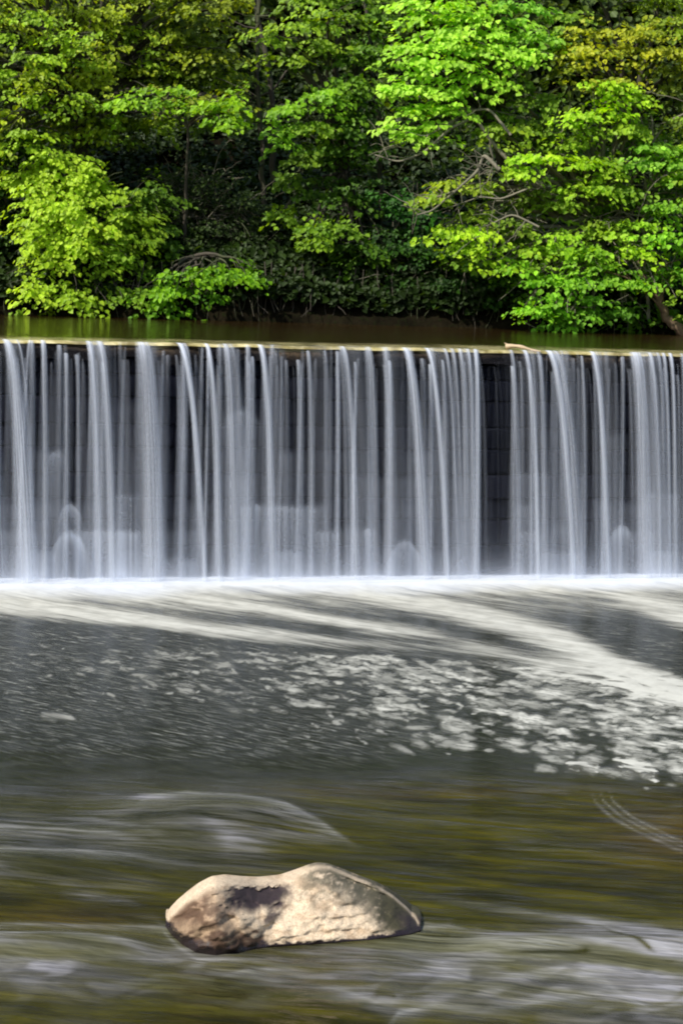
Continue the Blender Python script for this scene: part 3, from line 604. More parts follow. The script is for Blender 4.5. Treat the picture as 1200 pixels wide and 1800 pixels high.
    c = mixc(c, drk*1.6, np.clip(rec*1.5, 0, 1)*sst(med+.35*rec, .35, .6)); c = mixc(c, drk*2.5, np.exp(-((cx_-478+.7*(cy_-1610))/17)**2-((cy_-1612)/16)**2)*sst(med, .4, .55)*.9)  # recess under the overhang painted dark
    c = mixc(c, brn*.7, crk*.7*sst(tn, .35, .6))
    st = np.exp(-((cx_-545)/45)**2-((cy_-1580)/22)**2)*sst(fnn, .45, .62)*.5; c = mixc(c, gry, st)
    # grey speckle right of the peak; the shaded right end painted darker
    edge = sst(cx_-(578+(cy_-1545)*1.15)+60*(tn-.5), -34, 16); topb = (1-sst(dtop+25*(med-.5), 22, 48))*sst(cx_, 515, 550)*sst(dtop, 2, 7)
    c = mixc(c, gry, np.maximum(edge*.95, topb*.85)*sst(fnn*.6+med*.4, .26, .46))
    c = mixc(c, dim_end, edge*sst(cx_, 630, 690)*.9); c = mixc(c, drk*1.3, sst(cx_+30*(med-.5), 690, 722)*sst(cy_, 1600, 1622))
    c = mixc(c, cream*.9, np.exp(-(dtop/5)**2)*sst(tn, .2, .5)*.7*front)  # rim highlight painted along the top edge
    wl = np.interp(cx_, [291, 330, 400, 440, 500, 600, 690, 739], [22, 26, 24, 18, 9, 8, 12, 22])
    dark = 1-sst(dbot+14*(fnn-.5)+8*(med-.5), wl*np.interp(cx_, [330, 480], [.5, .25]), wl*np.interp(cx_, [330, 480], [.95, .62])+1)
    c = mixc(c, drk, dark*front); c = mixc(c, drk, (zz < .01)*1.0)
    o = np.array(ground(515, 1655)); 
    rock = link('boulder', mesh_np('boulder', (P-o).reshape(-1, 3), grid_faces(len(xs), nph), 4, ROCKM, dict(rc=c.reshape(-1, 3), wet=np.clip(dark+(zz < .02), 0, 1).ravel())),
        label='pale tan boulder with dark stains sticking out of the river', category='boulder')
    rock.location = o
build_rock()

# ------------------------------------------------------------------ driftwood on the crest
p0 = np.array(at(889, 596, 24.75)); p1 = np.array(at(950, 603, 24.65)); p0[2] = CREST+.035; p1[2] = CREST+.015
mb = MB(p0); tt = np.linspace(0, 1, 14)[:, None]; pts = p0+(p1-p0)*tt; pts[:, 2] += .02*np.sin(tt[:, 0]*5)
mb.tube(pts, .028*(1-tt[:, 0]*.75)*(1+.2*np.sin(tt[:, 0]*17))+.004, 8); mb.tube([p0+[.04, 0, .0], p0+[.02, .0, .03], p0+[-.02, 0, .05]], [.018, .012, .005], 6)
o = mb.build('driftwood_branch', WOOD); o.location = p0; o['label'] = 'pale broken branch lying on the lip of the weir'; o['category'] = 'branch'

# ------------------------------------------------------------------ bank
ns_, nd_ = 260, 120
xs = np.linspace(-34, 34, ns_); ds = np.concatenate([[-.15, -.02], np.linspace(0, 5, 60)**1.0, np.linspace(5.2, 50, 58)]); Xb, Db = np.meshgrid(xs, ds)
wl = 32.15+0.08*Xb+.25*(fbm(Xb*.7, Xb*0, 4, 4)-.5)*2
Yb = wl+Db+.12*(fbm(Xb*2, Db*2, 6, 3)-.5)
rise = np.where(Db < 0, -.5, .12+.28*sst(Db, 0, .35)+.62*np.clip(Db-.2, 0, 99)**1.02); rise = np.where(Db > 30, rise[..., :]*0+.12+.28+.62*30+(Db-30)*.1, rise)
Zb = CREST+rise+(fbm(Xb*.8, Db*.8, 16, 4)-.5)*np.clip(Db, 0, 2)*.5
link('riverbank', mesh_np('riverbank', np.stack([Xb, Yb, Zb], -1).reshape(-1, 3), grid_faces(len(ds), ns_), 4, SOIL), kind='structure')
def bank_z(x, y):
    d = y-(32.15+.08*x); return CREST+(.4+.62*max(d-.2, 0) if d > .2 else .15)

# ------------------------------------------------------------------ foliage
SUN = np.array([-.53, -.49, .70]); SUN /= np.linalg.norm(SUN)
def leaves(cen, nrm, fwd, size, colr, asp=.8):
    """one folded six-cornered leaf per row"""
    n = len(cen); nrm = nrm/np.linalg.norm(nrm, axis=1)[:, None]; fwd = fwd-(fwd*nrm).sum(1)[:, None]*nrm; fwd /= np.linalg.norm(fwd, axis=1)[:, None]+1e-9
    sd = np.cross(fwd, nrm); L = size[:, None]; w = L*asp*.5
    fold = .28*w
    base = cen-fwd*L*.5; tip = cen+fwd*L*.5-nrm*L*.12
    l1 = cen-fwd*L*.18-sd*w+nrm*fold; l2 = cen+fwd*L*.22-sd*w*.75+nrm*fold*.7
    r1 = cen-fwd*L*.18+sd*w+nrm*fold; r2 = cen+fwd*L*.22+sd*w*.75+nrm*fold*.7
    V = np.stack([base, l1, l2, tip, r2, r1], 1).reshape(-1, 3)
    b = np.arange(n)[:, None]*6; Fc = np.stack([b+0, b+1, b+2, b+3, b+0, b+3, b+4, b+5], -1).reshape(-1, 4)
    return V, Fc, np.repeat(colr, 6, 0)
def crown(clumps, rng, size, c1, c2, dens=1.0, tier=0.45, var=.22, per=26, pad=.26, droop=.5, layers=True):
    """sprays of leaves spread through ellipsoids; each spray is a drooping pad"""
    out = []
    for (c, r, dm, ctint) in clumps:
        c = np.array(c); r = np.array(r)
        area = r[0]*r[2]*math.pi
        nsp = max(7, int(area*33*dens*dm))
        d = rng.normal(size=(nsp, 3)); d /= np.linalg.norm(d, axis=1)[:, None]
        d[:, 1] = np.where(rng.random(nsp) < .62, -np.abs(d[:, 1]), d[:, 1])
        rad = rng.random(nsp)**.45*(1+.22*rng.normal(size=nsp)*.7)
        pc = c+d*rad[:, None]*r
        if layers:
            ti = tier*.62; q = np.round(pc[:, 2]/ti)*ti; pc[:, 2] = pc[:, 2]*.45+q*.55
        outw = d*np.array([1, 1, .4]); outw[:, 2] -= .15
        spc = rng.random(nsp)
        for i in range(nsp):
            m = int(per*rng.uniform(.5, 1.3)); ps = pad*rng.uniform(.6, 1.4)
            f = outw[i]+rng.normal(0, .35, 3); f[2] *= .35; f /= np.linalg.norm(f)
            s = np.cross(f, [0, 0, 1]); s /= np.linalg.norm(s)+1e-9
            a = rng.uniform(-1, 1, m); b = rng.uniform(-1, 1, m)*(1-.55*np.abs(a))
            off = f*(a*ps*1.25)[:, None]+s*(b*ps)[:, None]
            off[:, 2] += -droop*ps*(a*.5+.5)**2*.8-.35*ps*b**2+rng.normal(0, .03, m)
            nn = np.array([0, 0, 1.0])+f*.55*(.4+droop)+rng.normal(0, .30, (m, 3))+np.array([0, -.35, 0])
            fw = f+s*b[:, None]*.8+rng.normal(0, .3, (m, 3))+np.array([0, 0, -.35])
            cc = c1+(c2-c1)*np.clip(spc[i]+rng.normal(0, .25, m), 0, 1)[:, None]
            cc = cc*ctint*np.exp(rng.normal(0, var, m))[:, None]  # clump tint bakes lit and shaded foliage into the leaf colour
            out.append((pc[i]+off, nn, fw, size*rng.uniform(.42, 1.02, m), cc))
    return [np.concatenate([o[k] for o in out]) for k in range(5)]
def clump_px(t):
    px, py, rx, ry, Y = t[:5]; k = Y/F; dm = t[5] if len(t) > 5 else 1.0; tint = np.array(t[6]) if len(t) > 6 else np.ones(3)
    return (at(px, py, Y), (rx*k, (t[7] if len(t) > 7 else .75)*min(rx, ry*1.6)*k+.12, ry*k), dm, tint)
def tree(name, label, cat, base, clumps, c1, c2, bark=BARK, size=.125, tr=.09, seed=1, group=None, dens=1.0, per=26, pad=.26, droop=.5, tier=.45, var=.13, twigs=0, stems=1, layers=True, fork=.35):
    rng = np.random.default_rng(seed); base = np.array(base, float)
    t = thing(name, label, cat, tuple(base), group)
    cl = [clump_px(c) for c in clumps]
    cen = np.array([c[0] for c in cl]); top = cen.mean(0); top[2] = max(top[2], base[2]+.6)
    mb = MB(base)
    bases = [base+np.array([rng.uniform(-.3, .3), rng.uniform(-.1, .2), 0])*(stems > 1) for _ in range(stems)]
    forks = []
    for b in bases:
        fk = b+(top-b)*np.array([fork, fork, fork])+np.array([0, .15, .15]); P = curve_pts(b-[0, 0, .3], fk, 0, 12, .03, rng); mb.tube(P, np.linspace(tr*1.25, tr*.75, 12)/math.sqrt(stems), 9); forks.append(fk)
    lim = MB(base); LP_ = []
    for (c, r, _, _) in cl:
        c = np.array(c); fk = forks[rng.integers(len(forks))]
        d = np.linalg.norm(c-fk); n = 12; P = curve_pts(fk, c+[0, .1, .1], .10, n, .05, rng); r0 = min(tr*.7/math.sqrt(stems), .02+.02*d); lim.tube(P, np.linspace(r0, .012, n), 6); LP_.append(P)
        for q in range(6):
            e = c+rng.normal(0, .5, 3)*np.array(r)*1.3; i = rng.integers(5, n); lim.tube(curve_pts(P[i], e, .06, 8, .06, rng), np.linspace(.014, .004, 8), 4)
    mb.build('trunk', bark, t); lim.build('limbs', bark, t)
    A = crown(cl, rng, size, np.array(c1, float), np.array(c2, float), dens, tier, var, per, pad, droop, layers)
    V, Fc, Cc = leaves(*A)
    link('crown', mesh_np('crown', V-base, Fc, 4, LEAF, dict(lc=Cc), smooth=False), t)
    if twigs:
        tw = MB(base)
        for k in range(twigs):
            c, r, _, _ = cl[rng.integers(len(cl))]; c = np.array(c); r = np.array(r)
            s = LP_[rng.integers(len(LP_))][rng.integers(5, 12)]; e = s+np.array([rng.normal(0, .4), rng.normal(-.3, .15), rng.normal(.0, .35)])
            tw.tube(curve_pts(s, e, rng.normal(0, .15), 9, .06, rng), np.linspace(.011, .004, 9), 4)
        tw.build('twigs', PALE, t)
    return t
def bz(px, Y):
    x = (px-600)/F*Y; return (x, Y, bank_z(x, Y)-.05)
G = 'trees and shrubs crowding the far bank'
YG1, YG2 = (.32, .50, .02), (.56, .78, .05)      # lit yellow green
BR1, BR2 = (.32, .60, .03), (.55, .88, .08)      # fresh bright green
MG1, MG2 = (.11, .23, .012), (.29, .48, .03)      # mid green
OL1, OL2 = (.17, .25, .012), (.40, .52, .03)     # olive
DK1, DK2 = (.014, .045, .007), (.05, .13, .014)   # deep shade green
# rounded bush at left, right-hand clumps tinted dark for its shaded side
tree('shrub', 'rounded yellow-green bush at the left end of the far bank', 'shrub', bz(150, 32.4),
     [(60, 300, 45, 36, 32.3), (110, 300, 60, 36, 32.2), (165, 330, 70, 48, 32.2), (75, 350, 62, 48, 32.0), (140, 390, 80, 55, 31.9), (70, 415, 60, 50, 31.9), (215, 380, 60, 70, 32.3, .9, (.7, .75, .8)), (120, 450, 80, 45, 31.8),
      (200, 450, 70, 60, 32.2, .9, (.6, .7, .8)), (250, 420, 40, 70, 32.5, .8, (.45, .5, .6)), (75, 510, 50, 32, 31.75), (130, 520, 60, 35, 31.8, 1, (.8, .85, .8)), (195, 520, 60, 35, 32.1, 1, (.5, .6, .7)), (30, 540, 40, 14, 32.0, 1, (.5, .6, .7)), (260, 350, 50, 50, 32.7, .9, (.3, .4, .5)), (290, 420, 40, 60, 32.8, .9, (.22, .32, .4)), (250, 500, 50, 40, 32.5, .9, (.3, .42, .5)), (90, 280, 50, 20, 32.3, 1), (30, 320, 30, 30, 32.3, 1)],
     YG1, YG2, seed=1, group=G, stems=3, size=.115, layers=False, pad=.2, per=22, dens=1.25, droop=.7)
tree('shrub', 'dark tangled shrub with bare twigs right of the yellow-green bush', 'shrub', bz(370, 33.6),
     [(300, 320, 70, 40, 33.6), (370, 330, 80, 50, 33.6), (330, 390, 80, 50, 33.5), (420, 380, 70, 55, 33.5), (350, 440, 80, 40, 33.3), (440, 440, 50, 50, 33.4), (290, 420, 50, 60, 33.3)],
     (.018, .036, .007), (.055, .095, .014), seed=2, group=G, stems=3, size=.085, twigs=240, dens=.75, layers=False)
tree('shrub', 'low fresh green bush leaning over dark water beside the tangled shrub', 'shrub', bz(360, 32.7),
     [(275, 512, 36, 16, 31.9), (310, 500, 46, 22, 31.9), (350, 475, 55, 22, 32.0), (400, 480, 52, 24, 32.0), (440, 478, 32, 18, 32.1), (350, 515, 50, 16, 32.2, 1, (.5, .6, .7)), (290, 525, 40, 10, 32.0)],
     (.11, .28, .008), (.27, .54, .016), seed=3, group=G, stems=3, size=.12, droop=.7)
# tree at upper left, tiered olive sprays
cl = []
r3 = np.random.default_rng(5)
for yy in range(-70, 250, 42):
    for xx in range(-60, 420, 62):
        x = xx+r3.normal(0, 14); y = yy+r3.normal(0, 9)+.06*(200-xx)
        if x > 400 and 60 < y < 200: continue
        if y > 225 and 150 < x: continue
        lit = 1.4-.0010*max(x, 0)+r3.normal(0, .13); tt_ = r3.random()  # sunlit brightness worked into the clump tint, fading rightwards
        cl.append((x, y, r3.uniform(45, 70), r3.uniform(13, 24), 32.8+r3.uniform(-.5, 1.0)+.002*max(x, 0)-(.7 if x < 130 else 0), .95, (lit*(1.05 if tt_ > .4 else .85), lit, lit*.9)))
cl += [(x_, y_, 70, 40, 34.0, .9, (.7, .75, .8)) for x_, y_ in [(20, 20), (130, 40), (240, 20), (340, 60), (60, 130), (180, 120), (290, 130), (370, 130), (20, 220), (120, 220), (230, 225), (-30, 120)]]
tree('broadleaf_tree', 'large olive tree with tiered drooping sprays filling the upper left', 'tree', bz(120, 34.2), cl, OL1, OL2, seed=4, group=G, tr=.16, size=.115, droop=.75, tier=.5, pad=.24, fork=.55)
tree('young_tree', 'small fresh green sprig of foliage in front of the shaded hollow', 'tree', bz(330, 33.2),
     [(215, 180, 36, 12, 32.3), (260, 168, 44, 14, 32.2), (320, 172, 42, 14, 32.1), (370, 188, 36, 18, 31.9), (410, 182, 40, 20, 31.8), (395, 210, 30, 12, 31.8)], (.16, .34, .008), (.34, .60, .016), seed=6, group=G, tr=.03, size=.12, fork=.8)
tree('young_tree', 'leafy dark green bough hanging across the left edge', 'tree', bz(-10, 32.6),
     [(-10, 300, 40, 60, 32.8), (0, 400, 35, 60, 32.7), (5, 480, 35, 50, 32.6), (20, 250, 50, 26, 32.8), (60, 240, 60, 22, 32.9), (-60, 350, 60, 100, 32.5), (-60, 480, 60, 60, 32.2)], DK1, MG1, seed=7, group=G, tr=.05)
# centre tree
tree('broadleaf_tree', 'slender centre tree whose leafy boughs hang over the shaded bank', 'tree', bz(640, 34.4),
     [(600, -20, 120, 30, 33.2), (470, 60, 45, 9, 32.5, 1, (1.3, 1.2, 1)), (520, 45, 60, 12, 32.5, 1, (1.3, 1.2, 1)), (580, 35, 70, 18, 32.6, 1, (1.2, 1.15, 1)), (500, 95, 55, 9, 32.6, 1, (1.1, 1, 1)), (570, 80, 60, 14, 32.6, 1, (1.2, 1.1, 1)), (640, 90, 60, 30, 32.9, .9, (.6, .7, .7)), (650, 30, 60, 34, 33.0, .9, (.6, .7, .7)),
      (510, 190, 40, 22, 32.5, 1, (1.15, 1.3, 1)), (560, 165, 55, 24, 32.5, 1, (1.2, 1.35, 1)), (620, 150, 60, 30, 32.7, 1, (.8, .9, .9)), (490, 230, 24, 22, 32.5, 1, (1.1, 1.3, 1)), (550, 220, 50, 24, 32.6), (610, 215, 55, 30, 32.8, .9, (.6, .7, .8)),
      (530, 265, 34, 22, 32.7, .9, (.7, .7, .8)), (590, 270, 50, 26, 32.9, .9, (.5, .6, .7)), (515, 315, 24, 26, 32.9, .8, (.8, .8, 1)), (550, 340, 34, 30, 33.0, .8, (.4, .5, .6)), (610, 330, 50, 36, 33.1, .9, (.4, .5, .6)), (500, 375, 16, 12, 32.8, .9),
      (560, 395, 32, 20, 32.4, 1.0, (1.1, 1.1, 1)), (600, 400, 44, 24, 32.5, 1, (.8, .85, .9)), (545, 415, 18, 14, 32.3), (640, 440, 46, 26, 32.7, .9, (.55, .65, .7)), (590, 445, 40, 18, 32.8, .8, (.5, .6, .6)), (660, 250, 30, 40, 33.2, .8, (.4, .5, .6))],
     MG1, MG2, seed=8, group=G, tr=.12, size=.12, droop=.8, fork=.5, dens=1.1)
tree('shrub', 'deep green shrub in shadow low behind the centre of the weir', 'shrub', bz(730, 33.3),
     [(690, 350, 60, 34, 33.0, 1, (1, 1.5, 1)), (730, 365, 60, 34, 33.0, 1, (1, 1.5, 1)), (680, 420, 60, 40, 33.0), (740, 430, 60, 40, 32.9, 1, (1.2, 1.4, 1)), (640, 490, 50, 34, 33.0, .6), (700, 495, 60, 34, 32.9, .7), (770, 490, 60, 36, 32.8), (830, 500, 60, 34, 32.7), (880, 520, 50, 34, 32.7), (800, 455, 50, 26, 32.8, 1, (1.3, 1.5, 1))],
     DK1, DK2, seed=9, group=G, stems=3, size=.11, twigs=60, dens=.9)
# bright maple at top
tree('maple_tree', 'brilliant lime green maple hanging down at top right of centre', 'tree', bz(960, 34.0),
     [(760, -30, 80, 36, 32.2), (880, -40, 90, 34, 32.3), (745, 22, 50, 24, 31.8), (800, 15, 60, 26, 31.8), (860, 35, 60, 24, 31.9), (735, 72, 46, 16, 31.6), (790, 65, 55, 22, 31.6), (850, 80, 60, 22, 31.7), (720, 92, 34, 9, 31.5), (730, 120, 40, 18, 31.5), (790, 115, 56, 20, 31.5), (700, 148, 26, 10, 31.5, .9), (740, 155, 46, 16, 31.5),
      (800, 155, 56, 18, 31.6), (860, 128, 50, 16, 31.7), (730, 195, 40, 16, 31.5), (780, 190, 50, 16, 31.6), (720, 232, 30, 14, 31.5), (760, 225, 34, 13, 31.6), (910, 60, 50, 20, 31.9, 1, (.8, .85, .9)), (930, 95, 50, 16, 31.7), (965, 70, 50, 22, 31.9, 1, (.7, .8, .9)), (900, 10, 60, 20, 32.0, .9, (.6, .75, .8))],
     BR1, BR2, seed=10, group=G, tr=.10, size=.13, droop=.55, tier=.4, fork=.6, dens=1.15)
tree('broadleaf_tree', 'amber-tinged tree with bronze young leaves in the upper right corner', 'tree', bz(1120, 34.0),
     [(1040, -30, 110, 30, 32.6, .9, (.5, .7, .8)), (1160, -20, 90, 34, 32.6, .9, (.6, .8, .8)), (1000, 30, 40, 14, 32.2, .9, (.6, .9, 1)), (1060, 60, 70, 24, 32.0), (1130, 50, 70, 24, 32.0), (1190, 40, 60, 30, 32.2, 1, (.7, .9, 1)), (1030, 95, 66, 22, 31.9), (1110, 95, 70, 20, 31.9, 1, (1.1, 1.05, 1)), (1180, 90, 60, 24, 32.1), (1030, 130, 60, 14, 31.9), (1080, 135, 40, 12, 31.9), (1180, 140, 50, 28, 32.3, .9, (.6, .7, 1)), (1190, 200, 40, 36, 32.4, .9, (.45, .55, .8)), (1260, 100, 60, 100, 32.5)],
     (.26, .34, .012), (.54, .58, .03), seed=11, group=G, tr=.12, size=.11, droop=.6, fork=.65)
# big spreading tree on the right
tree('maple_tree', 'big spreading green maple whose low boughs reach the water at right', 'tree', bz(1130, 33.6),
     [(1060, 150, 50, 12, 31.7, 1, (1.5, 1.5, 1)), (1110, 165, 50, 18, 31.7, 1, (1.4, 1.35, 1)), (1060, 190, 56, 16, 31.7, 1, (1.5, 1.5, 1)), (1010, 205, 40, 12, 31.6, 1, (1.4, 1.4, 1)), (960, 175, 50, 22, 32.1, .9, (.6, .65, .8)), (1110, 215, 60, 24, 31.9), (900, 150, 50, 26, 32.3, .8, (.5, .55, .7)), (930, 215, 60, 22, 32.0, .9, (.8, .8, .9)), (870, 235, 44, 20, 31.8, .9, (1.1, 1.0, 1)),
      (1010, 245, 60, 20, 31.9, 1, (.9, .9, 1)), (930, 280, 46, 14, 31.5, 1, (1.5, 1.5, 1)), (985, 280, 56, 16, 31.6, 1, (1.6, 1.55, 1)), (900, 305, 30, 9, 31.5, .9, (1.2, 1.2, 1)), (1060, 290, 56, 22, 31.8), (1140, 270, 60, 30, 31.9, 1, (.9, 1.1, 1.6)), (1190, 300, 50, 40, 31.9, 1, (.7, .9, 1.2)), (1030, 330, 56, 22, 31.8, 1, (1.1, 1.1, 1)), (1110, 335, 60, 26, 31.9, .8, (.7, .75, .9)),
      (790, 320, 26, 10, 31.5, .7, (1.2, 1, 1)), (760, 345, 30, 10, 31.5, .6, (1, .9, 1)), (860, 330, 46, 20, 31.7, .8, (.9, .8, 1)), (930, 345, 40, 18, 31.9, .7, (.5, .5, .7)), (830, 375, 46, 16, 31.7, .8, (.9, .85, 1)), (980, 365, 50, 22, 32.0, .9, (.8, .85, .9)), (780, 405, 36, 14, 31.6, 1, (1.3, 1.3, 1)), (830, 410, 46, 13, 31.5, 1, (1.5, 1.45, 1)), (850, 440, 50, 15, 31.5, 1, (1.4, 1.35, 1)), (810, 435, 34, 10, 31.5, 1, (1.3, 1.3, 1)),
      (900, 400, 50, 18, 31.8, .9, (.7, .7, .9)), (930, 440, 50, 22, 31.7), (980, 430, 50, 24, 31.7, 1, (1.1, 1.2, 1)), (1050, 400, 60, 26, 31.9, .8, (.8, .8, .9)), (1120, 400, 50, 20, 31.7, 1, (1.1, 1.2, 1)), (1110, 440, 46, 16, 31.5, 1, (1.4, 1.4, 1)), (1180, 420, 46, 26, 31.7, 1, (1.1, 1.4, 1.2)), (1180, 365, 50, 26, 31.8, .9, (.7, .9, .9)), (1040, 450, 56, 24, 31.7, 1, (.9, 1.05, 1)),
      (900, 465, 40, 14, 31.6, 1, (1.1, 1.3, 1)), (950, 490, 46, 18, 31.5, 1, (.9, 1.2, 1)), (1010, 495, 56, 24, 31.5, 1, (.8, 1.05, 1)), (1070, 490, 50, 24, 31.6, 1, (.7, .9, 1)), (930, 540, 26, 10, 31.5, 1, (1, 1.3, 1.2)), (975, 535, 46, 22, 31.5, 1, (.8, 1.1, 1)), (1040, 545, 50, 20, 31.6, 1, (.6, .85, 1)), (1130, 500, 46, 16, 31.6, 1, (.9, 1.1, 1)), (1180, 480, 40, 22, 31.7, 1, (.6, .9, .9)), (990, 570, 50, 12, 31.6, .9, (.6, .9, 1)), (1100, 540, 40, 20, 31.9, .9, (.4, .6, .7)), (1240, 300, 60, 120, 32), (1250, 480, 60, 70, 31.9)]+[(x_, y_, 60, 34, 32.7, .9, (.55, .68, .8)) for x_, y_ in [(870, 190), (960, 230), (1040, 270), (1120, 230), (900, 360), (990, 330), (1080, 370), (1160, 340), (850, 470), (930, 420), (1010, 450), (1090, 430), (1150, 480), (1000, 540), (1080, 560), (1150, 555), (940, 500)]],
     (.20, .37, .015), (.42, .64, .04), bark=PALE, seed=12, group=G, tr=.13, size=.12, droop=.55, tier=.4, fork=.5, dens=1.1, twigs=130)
# grey arching bare branches in the middle right
rng = np.random.default_rng(77)
b0 = np.array(bz(900, 33.2)); tb = thing('bare_branch', 'bare grey arching branches reaching left across the dark gap', 'branch', tuple(b0)); mb = MB(b0)
def poly(pts, Y, r0, r1):
    P = np.array([at(x, y, Y+.15*math.sin(i)) for i, (x, y) in enumerate(pts)]); t = np.linspace(0, len(P)-1, 6*len(P)); Q = np.stack([np.interp(t, range(len(P)), P[:, k]) for k in range(3)], 1)
    kk = np.array([1, 2, 3, 2, 1.])/9; Qs = np.stack([np.convolve(np.pad(Q[:, k], 2, 'edge'), kk, 'valid') for k in range(3)], 1); mb.tube(Qs, np.linspace(r0, r1, len(Qs)), 6); return Qs
mains = [poly([(960, 330), (900, 290), (860, 245), (835, 205), (790, 225), (745, 268), (700, 285), (655, 270)], 31.5, .042, .010), poly([(880, 300), (850, 270), (840, 300), (800, 335), (760, 370), (730, 378)], 31.2, .036, .009),
         poly([(860, 250), (868, 285), (856, 320)], 31.2, .022, .008), poly([(900, 240), (860, 190), (820, 195), (775, 225), (745, 240)], 31.4, .026, .008), poly([(800, 335), (770, 345), (740, 350), (725, 365)], 31.2, .017, .007), poly([(745, 268), (720, 262), (690, 255), (668, 262)], 31.4, .014, .007),
         poly([(950, 400), (900, 375), (860, 395), (840, 400)], 31.2, .02, .007), poly([(930, 330), (880, 350), (845, 345), (800, 360)], 31.2, .018, .007)]
for M in mains:
    for q in range(13):
        i = rng.integers(4, len(M)); e = M[i]+np.array([rng.normal(-.18, .16), rng.normal(0, .12), rng.normal(-.06, .2)]); mb.tube(curve_pts(M[i], e, rng.normal(.03, .1), 9, .05, rng), np.linspace(.008, .004, 9), 4)
mb.build('branches', PALE, tb)
# dark bare trunks in the recess
def bare_trunk(label, pts, Y, r, seed, mat=BARK):
    rng = np.random.default_rng(seed); P = np.array([at(x, y, Y) for x, y in pts]); b = P[0].copy(); t = thing('tree_trunk', label, 'tree trunk', tuple(b)); mb = MB(b)
    tt = np.linspace(0, len(P)-1, 26); Q = np.stack([np.interp(tt, range(len(P)), P[:, k]) for k in range(3)], 1)+rng.normal(0, .012, (26, 3)); mb.tube(Q, np.linspace(r, r*.55, 26), 9)
    mb.build('trunk', mat, t); bb = MB(b)
    for q in range(9):
        i = rng.integers(6, 25); e = Q[i]+np.array([rng.normal(0, .6), rng.normal(-.2, .2), rng.uniform(-.1, .6)]); bb.tube(curve_pts(Q[i], e, rng.normal(0, .1), 10, .06, rng), np.linspace(.022, .005, 10), 5)
    bb.build('limbs', mat, t)
bare_trunk('thin upright bare trunk in the dark gap left of the centre tree', [(470, 470), (462, 300), (452, 140), (455, -40)], 34.2, .055, 1)
bare_trunk('leaning bare trunk just right of the thin upright one', [(500, 480), (480, 300), (478, 150), (440, -40)], 34.7, .07, 2)
bare_trunk('slim pale stem behind the grey arching branches', [(690, 560), (672, 380), (668, 220), (640, 0)], 34.0, .05, 3)
bare_trunk('short brown trunk leaning out of the bank at the right edge', [(1215, 600), (1172, 560), (1155, 520), (1120, 470)], 31.9, .09, 4, BROWN)
bare_trunk('thin grey trunk rising among the amber-tinged leaves', [(1140, 560), (1130, 400), (1150, 300), (1145, 200)], 32.1, .03, 5, PALE)

# neighbours outside the frame on both sides
G2 = 'woodland trees beyond the edges of the picture'
for k, (x, y, c1, c2) in enumerate([(-8.0, 33.2, MG1, MG2), (-10.8, 34.0, OL1, OL2), (-14.0, 33.6, MG1, MG2), (8.2, 34.2, MG1, MG2), (11.0, 34.5, OL1, OL2), (14.5, 34.4, BR1, MG2)]):
    rr = np.random.default_rng(300+k); cl = []
    for j in range(20):
        cl.append((600+(x+rr.uniform(-1.5, 1.5))/32.5*F, rr.uniform(-60, 540), rr.uniform(60, 100), rr.uniform(24, 44), y+rr.uniform(-1.1, .6), .8))
    tree('broadleaf_tree', 'leafy bank tree standing beyond the side of the view', 'tree', (x, y+.5, bank_z(x, y+.5)-.05), cl, c1, c2, seed=400+k, group=G2, tr=.12, dens=.7, size=.15, per=20)
# ground cover and ferny undergrowth on the bank
rng = np.random.default_rng(55); n = 90000
gx = rng.uniform(-16, 16, n); gd = rng.uniform(0.0, 1.0, n)**1.3*7.5-.12; gy = 32.2+.08*gx+gd
gz = CREST+.12+.25*np.clip(gd/.35, 0, 1)+.62*np.clip(gd-.2, 0, 99)+rng.uniform(0, .35, n)+.35*fbm(gx*1.5, gd*1.5, 3, 3)
keep = fbm(gx*.9, gd*.9, 61, 3) > .30; gx, gy, gz = gx[keep], gy[keep], gz[keep]; n = len(gx)
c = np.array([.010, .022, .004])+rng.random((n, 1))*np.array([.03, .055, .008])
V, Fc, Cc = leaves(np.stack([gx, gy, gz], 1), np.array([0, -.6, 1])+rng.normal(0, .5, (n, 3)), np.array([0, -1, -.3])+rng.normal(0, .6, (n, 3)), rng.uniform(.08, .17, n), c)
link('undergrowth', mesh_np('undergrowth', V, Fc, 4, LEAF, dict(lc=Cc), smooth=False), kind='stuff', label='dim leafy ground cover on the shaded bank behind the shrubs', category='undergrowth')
# hanging ivy / roots along the waterline
rng = np.random.default_rng(56); mb = MB((0, 32, CREST))
for k in range(900):
    x = rng.uniform(-11, 11); y = 32.2+.08*x+rng.uniform(0, .9); z = CREST+rng.uniform(.3, 1.0); e = np.array([x+rng.normal(0, .12), y-rng.uniform(.0, .3), CREST+rng.uniform(-.02, .25)])
    mb.tube(curve_pts((x, y, z), e, rng.normal(0, .08), 8, .05, rng), np.linspace(.010, .004, 8), 4)
o = mb.build('hanging_roots', BARK, kind='stuff', label='thin roots and dead stems trailing down to the dark waterline', category='roots'); o.location = (0, 32, CREST)
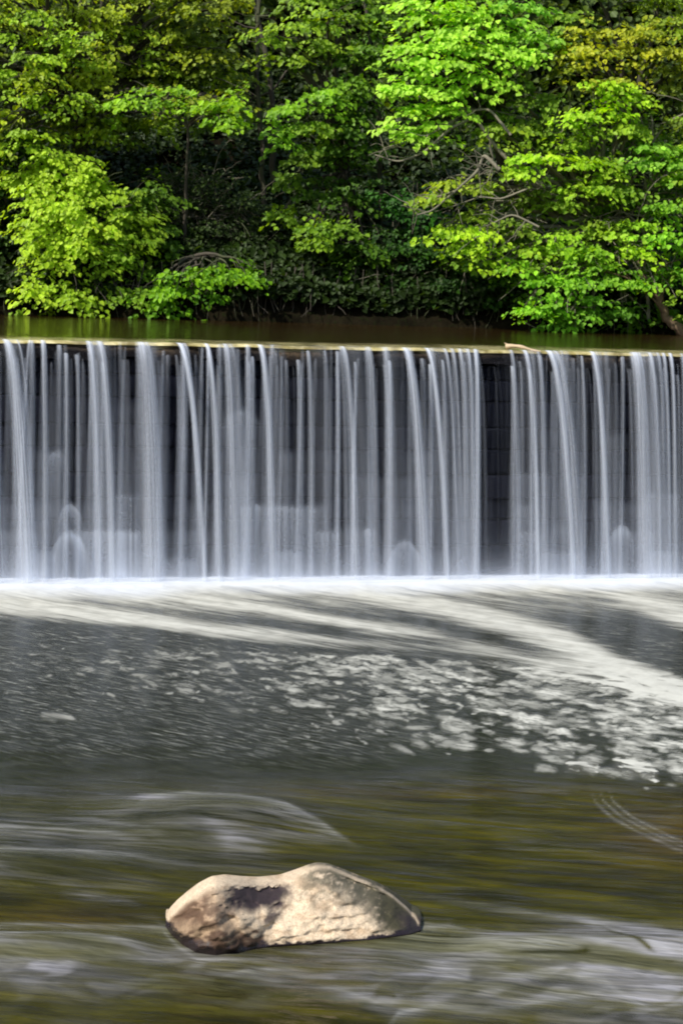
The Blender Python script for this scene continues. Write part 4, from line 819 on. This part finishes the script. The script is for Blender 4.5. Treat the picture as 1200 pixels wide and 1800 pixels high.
# far wooded hillside above the picture
rng = np.random.default_rng(57); n = 150000
hx = rng.uniform(-30, 30, n); hy = rng.uniform(36.5, 58, n); hz = CREST+.62*(hy-32.2)+rng.uniform(0, 1, n)**.7*(3.0+2.5*vn(hx*.35, hy*.35, 8))+.0*hx
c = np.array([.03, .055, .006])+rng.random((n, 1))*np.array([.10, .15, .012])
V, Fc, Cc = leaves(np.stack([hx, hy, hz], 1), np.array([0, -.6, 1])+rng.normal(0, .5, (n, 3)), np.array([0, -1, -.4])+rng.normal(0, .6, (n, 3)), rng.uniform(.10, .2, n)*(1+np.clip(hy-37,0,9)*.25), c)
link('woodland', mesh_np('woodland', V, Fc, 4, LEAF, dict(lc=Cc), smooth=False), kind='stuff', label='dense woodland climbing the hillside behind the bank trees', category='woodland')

# ------------------------------------------------------------------ light
w = bpy.data.worlds.new('World'); scene.world = w; w.use_nodes = True; nt = w.node_tree
bg = nt.nodes['Background']; sky = nt.nodes.new('ShaderNodeTexSky'); sky.sky_type = 'NISHITA'; sky.sun_disc = False
EL = math.asin(SUN[2]); sky.sun_elevation = EL; sky.sun_rotation = math.atan2(SUN[0], SUN[1]) % (2*math.pi); sky.air_density = 1.0; sky.dust_density = 1.5
nt.links.new(sky.outputs[0], bg.inputs[0]); bg.inputs[1].default_value = 0.15
ld = bpy.data.lights.new('sun', 'SUN'); ld.energy = 5.0; ld.angle = math.radians(.5); ld.color = (1, .95, .86)
lo = bpy.data.objects.new('sun', ld); col.objects.link(lo); lo.rotation_euler = Vector(SUN).to_track_quat('Z', 'Y').to_euler(); lo.location = (-20, -10, 30)
# ------------------------------------------------------------------ camera
cd = bpy.data.cameras.new('camera'); cam = bpy.data.objects.new('camera', cd); col.objects.link(cam)
cd.sensor_fit = 'HORIZONTAL'; cd.sensor_width = 36; cd.lens = 36*F/1200; cd.shift_y = -450/1200; cd.clip_start = .1; cd.clip_end = 2000
cam.matrix_world = Matrix(((CR, -SR, 0, 0), (0, 0, -1, 0), (SR, CR, 0, CAMZ), (0, 0, 0, 1)))
scene.camera = cam
scene.view_settings.view_transform = 'Standard'; scene.view_settings.look = 'None'; scene.view_settings.exposure = 0; scene.view_settings.gamma = 1
cy_ = scene.cycles; cy_.max_bounces = 8; cy_.diffuse_bounces = 3; cy_.glossy_bounces = 3; cy_.transmission_bounces = 4; cy_.transparent_max_bounces = 32
scene.cycles.filter_width = 2.0; cy_.use_denoising = True; cy_.caustics_reflective = False; cy_.caustics_refractive = False
